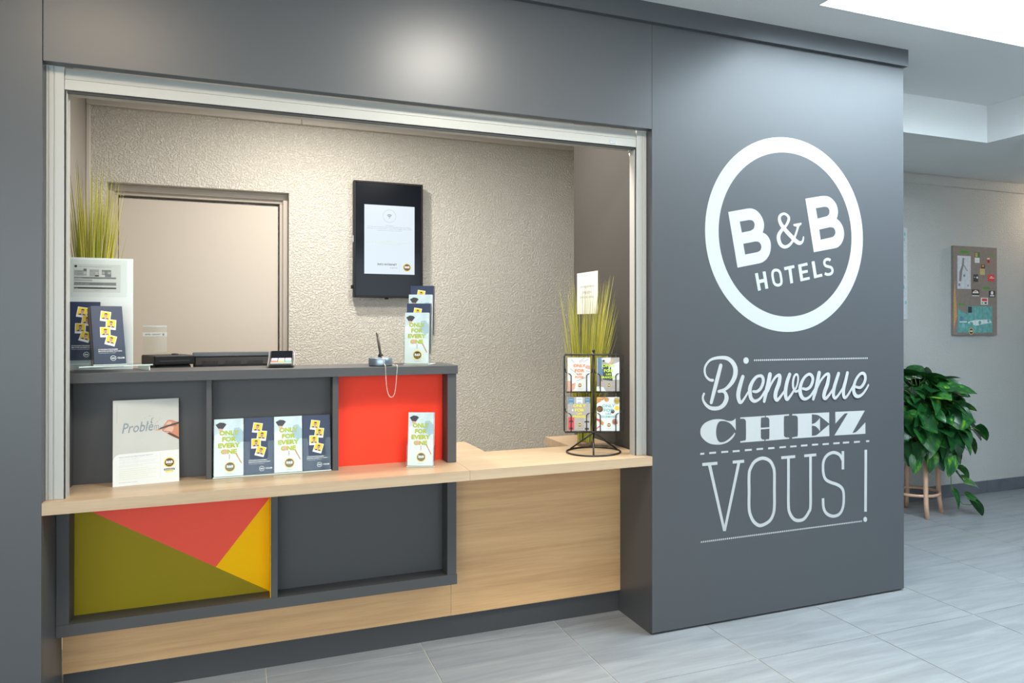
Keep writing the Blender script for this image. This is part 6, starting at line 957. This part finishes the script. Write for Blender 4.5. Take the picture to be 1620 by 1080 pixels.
# ---------------------------------------------------------------- trailing pothos on a wooden stool
PC=Vector((2.757,1.150,0))
t=thing('wooden_plant_stool','round pale bentwood stool carrying the trailing plant','stool',tuple(PC))
M_BEECH=wood('pale_beech',(0.52,0.30,0.19),(0.66,0.42,0.29),30,30,2,0.4)
for dx,dy in ((-.073,-.161),(.164,-.072),(.073,.161),(-.164,.072)):
    b=MB(); s=0.86
    b.tube([(dx*s,dy*s,0.44),(dx*s,dy*s,0.22),(dx*.9,dy*.9,0.10),(dx*1.0,dy*1.0,0.0)],[0.0165,0.0165,0.016,0.015],12); b.build('leg',M_BEECH,t,False)
b=MB(); b.tube([(.150*math.cos(2*math.pi*k/32),.150*math.sin(2*math.pi*k/32),0.15) for k in range(32)],0.0105,8,0,True); b.build('stretcher_ring',M_BEECH,t,False)
b=MB(); b.lathe([(0,0.425),(.17,0.425),(.178,0.435),(.178,0.447),(.17,0.455),(0,0.455)],(0,0,0),36); b.build('seat',M_BEECH,t,False)

t=thing('trailing_pothos','bushy dark green pothos with trailing heart shaped leaves on a stool','plant',(PC.x,PC.y,0.4555))
b=MB(); b.lathe([(0,0),(.105,0),(.135,.17),(.143,.175),(.143,.2),(.128,.2),(.122,.17),(0,.17)],(0,0,0),28); b.build('pot',mat('terracotta',(0.22,0.085,0.05),rough=0.8),t,False)
b=MB(); b.lathe([(0,.176),(.123,.172)],(0,0,0),20); b.build('soil',mat('potting_soil',(0.03,0.02,0.015),rough=1.0),t,False)
def leaf_mat():
    m=bpy.data.materials.new('pothos_leaf'); m.use_nodes=True; nt=m.node_tree; N=nt.nodes; L=nt.links; b=N['Principled BSDF']
    tc=N.new('ShaderNodeTexCoord'); oi=N.new('ShaderNodeObjectInfo')
    n=N.new('ShaderNodeTexNoise'); n.noise_dimensions='4D'; n.inputs['Scale'].default_value=3.0; n.inputs['Detail'].default_value=3
    mp=N.new('ShaderNodeMapping'); mp.inputs['Scale'].default_value=(2.2,0.8,1); L.new(tc.outputs['Object'],mp.inputs['Vector']); L.new(mp.outputs['Vector'],n.inputs['Vector'])
    mu=N.new('ShaderNodeMath'); mu.operation='MULTIPLY'; mu.inputs[1].default_value=50; L.new(oi.outputs['Random'],mu.inputs[0]); L.new(mu.outputs[0],n.inputs['W'])
    ad=N.new('ShaderNodeMath'); ad.operation='MULTIPLY_ADD'; ad.inputs[1].default_value=0.16; L.new(oi.outputs['Random'],ad.inputs[0]); L.new(n.outputs['Fac'],ad.inputs[2])
    r=N.new('ShaderNodeValToRGB'); e=r.color_ramp.elements; e[0].position=0.40; e[1].position=0.84
    e[0].color=(0.008,0.052,0.016,1); e[1].color=(0.30,0.46,0.03,1); x=r.color_ramp.elements.new(0.62); x.color=(0.013,0.095,0.02,1); x=r.color_ramp.elements.new(0.74); x.color=(0.06,0.24,0.03,1)
    L.new(ad.outputs[0],r.inputs['Fac']); L.new(r.outputs['Color'],b.inputs['Base Color'])
    b.inputs['Roughness'].default_value=0.30; b.inputs['Specular IOR Level'].default_value=0.55
    b.inputs['Subsurface Weight'].default_value=0.0
    return m
M_LEAF=leaf_mat()
def leaf_mesh(wide,curl,fold):
    # unit leaf: stalk joint at origin, tip at +Y (length 1), upper face +Z
    hw=[0.0,0.30,0.40,0.42,0.37,0.26,0.12,0.0]; ys=[0.03,-0.06,0.10,0.30,0.52,0.74,0.90,1.0]
    bm=bmesh.new(); mid=[];Lf=[];Rt=[]
    for k,(h,y) in enumerate(zip(hw,ys)):
        z=-curl*y*y
        my=max(0.03,y); mid.append(bm.verts.new((0,my,-curl*my*my)))
        Lf.append(bm.verts.new((-h*wide,y,z+fold*h)) if h>0 else mid[-1]); Rt.append(bm.verts.new((h*wide,y,z+fold*h)) if h>0 else mid[-1])
    for A in (Lf,Rt):
        for k in range(len(hw)-1):
            vs=[]
            for v in (mid[k],mid[k+1],A[k+1],A[k]):
                if v not in vs: vs.append(v)
            if len(vs)>=3:
                f=bm.faces.new(vs if A is Rt else list(reversed(vs))); f.smooth=True
    bmesh.ops.remove_doubles(bm,verts=bm.verts,dist=1e-5)
    me=bpy.data.meshes.new('leaf'); bm.to_mesh(me); bm.free(); me.materials.append(M_LEAF); return me
LEAVES=[leaf_mesh(1.0,0.16,0.25),leaf_mesh(0.86,0.30,0.35),leaf_mesh(1.1,0.10,0.18),leaf_mesh(0.92,0.42,0.22)]
rn=random.Random(33)
def put_leaf(p,outw,size,droop,twist):
    o=bpy.data.objects.new('leaf',rn.choice(LEAVES)); COL.objects.link(o); o.parent=t
    y=(outw*math.cos(droop)+Vector((0,0,-1))*math.sin(droop)).normalized()
    zz=(Vector((0,0,1))*math.cos(droop)+outw*math.sin(droop)).normalized()
    x=y.cross(zz).normalized(); zz=x.cross(y)
    Mx=Matrix((x,y,zz)).transposed().to_4x4()@Matrix.Rotation(twist,4,'Y')
    o.matrix_local=Matrix.Translation(p)@Mx@Matrix.Diagonal((size,size,size,1))
stems=MB()
for k in range(285):
    az=rn.uniform(0,2*math.pi); ph=math.asin(rn.uniform(-0.55,0.98))
    sh=rn.choice((1.0,1.0,0.9,0.72)) 
    cxr=.375*sh*math.cos(ph)*rn.uniform(.9,1.06); czr=.30*sh*math.sin(ph)
    outw=Vector((math.cos(az),math.sin(az),0))
    p=outw*cxr*0.82+Vector((0,0,0.245+czr*0.92))
    if PC.y+p.y>1.30: p.y=1.30-PC.y-rn.uniform(0,.06)
    size=rn.uniform(0.10,0.165)
    droop=R(rn.uniform(0,62))-ph*0.40
    if PC.y+p.y>1.2: outw=Vector((outw.x,min(outw.y,0.0)-0.1,0)).normalized()
    put_leaf(p,(outw+Vector((rn.gauss(0,.6),rn.gauss(0,.5),0))).normalized(),size,droop,rn.gauss(0,.5))
    if k%3==0:
        q0=Vector((rn.uniform(-.08,.08),rn.uniform(-.08,.08),.178)); stems.tube([q0,q0.lerp(p,.5)+Vector((0,0,.06)),p],0.0022,5)
for k in range(46):
    az=rn.uniform(R(-150),R(60)); rr=rn.uniform(.17,.27); outw=Vector((math.cos(az),math.sin(az),0))
    if PC.y+rr*outw.y>1.22: continue
    put_leaf(outw*rr+Vector((0,0,rn.uniform(-.02,.10))),(outw+Vector((rn.gauss(0,.3),rn.gauss(0,.3),0))).normalized(),rn.uniform(.10,.15),R(rn.uniform(60,82)),rn.gauss(0,.4))
# trailing vines at the right
def vine(pts,leaves):
    stems.tube(pts,0.0026,6)
    for p,o,s,dr,tw in leaves: put_leaf(Vector(p)-Vector(t.location),Vector(o).normalized(),s,R(dr),tw)
T_=Vector(t.location)
V=lambda *p: Vector(p)-T_
vine([V(2.86,.98,.50),V(2.875,.965,.34),V(2.875,.96,.22),V(2.905,.95,.145),V(2.97,.945,.085),V(3.04,.94,.075),V(3.085,.94,.10)],
 [((2.885,.965,.335),(1,-.6,0),.12,40,.2),((2.92,.96,.345),(1,-.2,0),.125,25,-.2),((2.97,.95,.245),(1,-.3,0),.15,4,.5),((2.875,.955,.19),(.5,-1,0),.125,50,.1),((3.0,.945,.135),(1,-.5,0),.125,8,.5),((3.06,.94,.105),(.8,-.4,0),.125,55,-.3)])
vine([V(3.02,1.0,.62),V(3.12,.98,.60),V(3.19,.97,.565)],[((3.08,.98,.60),(1,-.2,0),.13,40,.3),((3.13,.975,.62),(1,-.3,0),.14,48,-.2),((3.04,.98,.55),(1,-.3,0),.14,40,0)])
stuff(stems.build('stems',mat('stem_green',(0.10,0.22,0.03),rough=0.5),t,False))
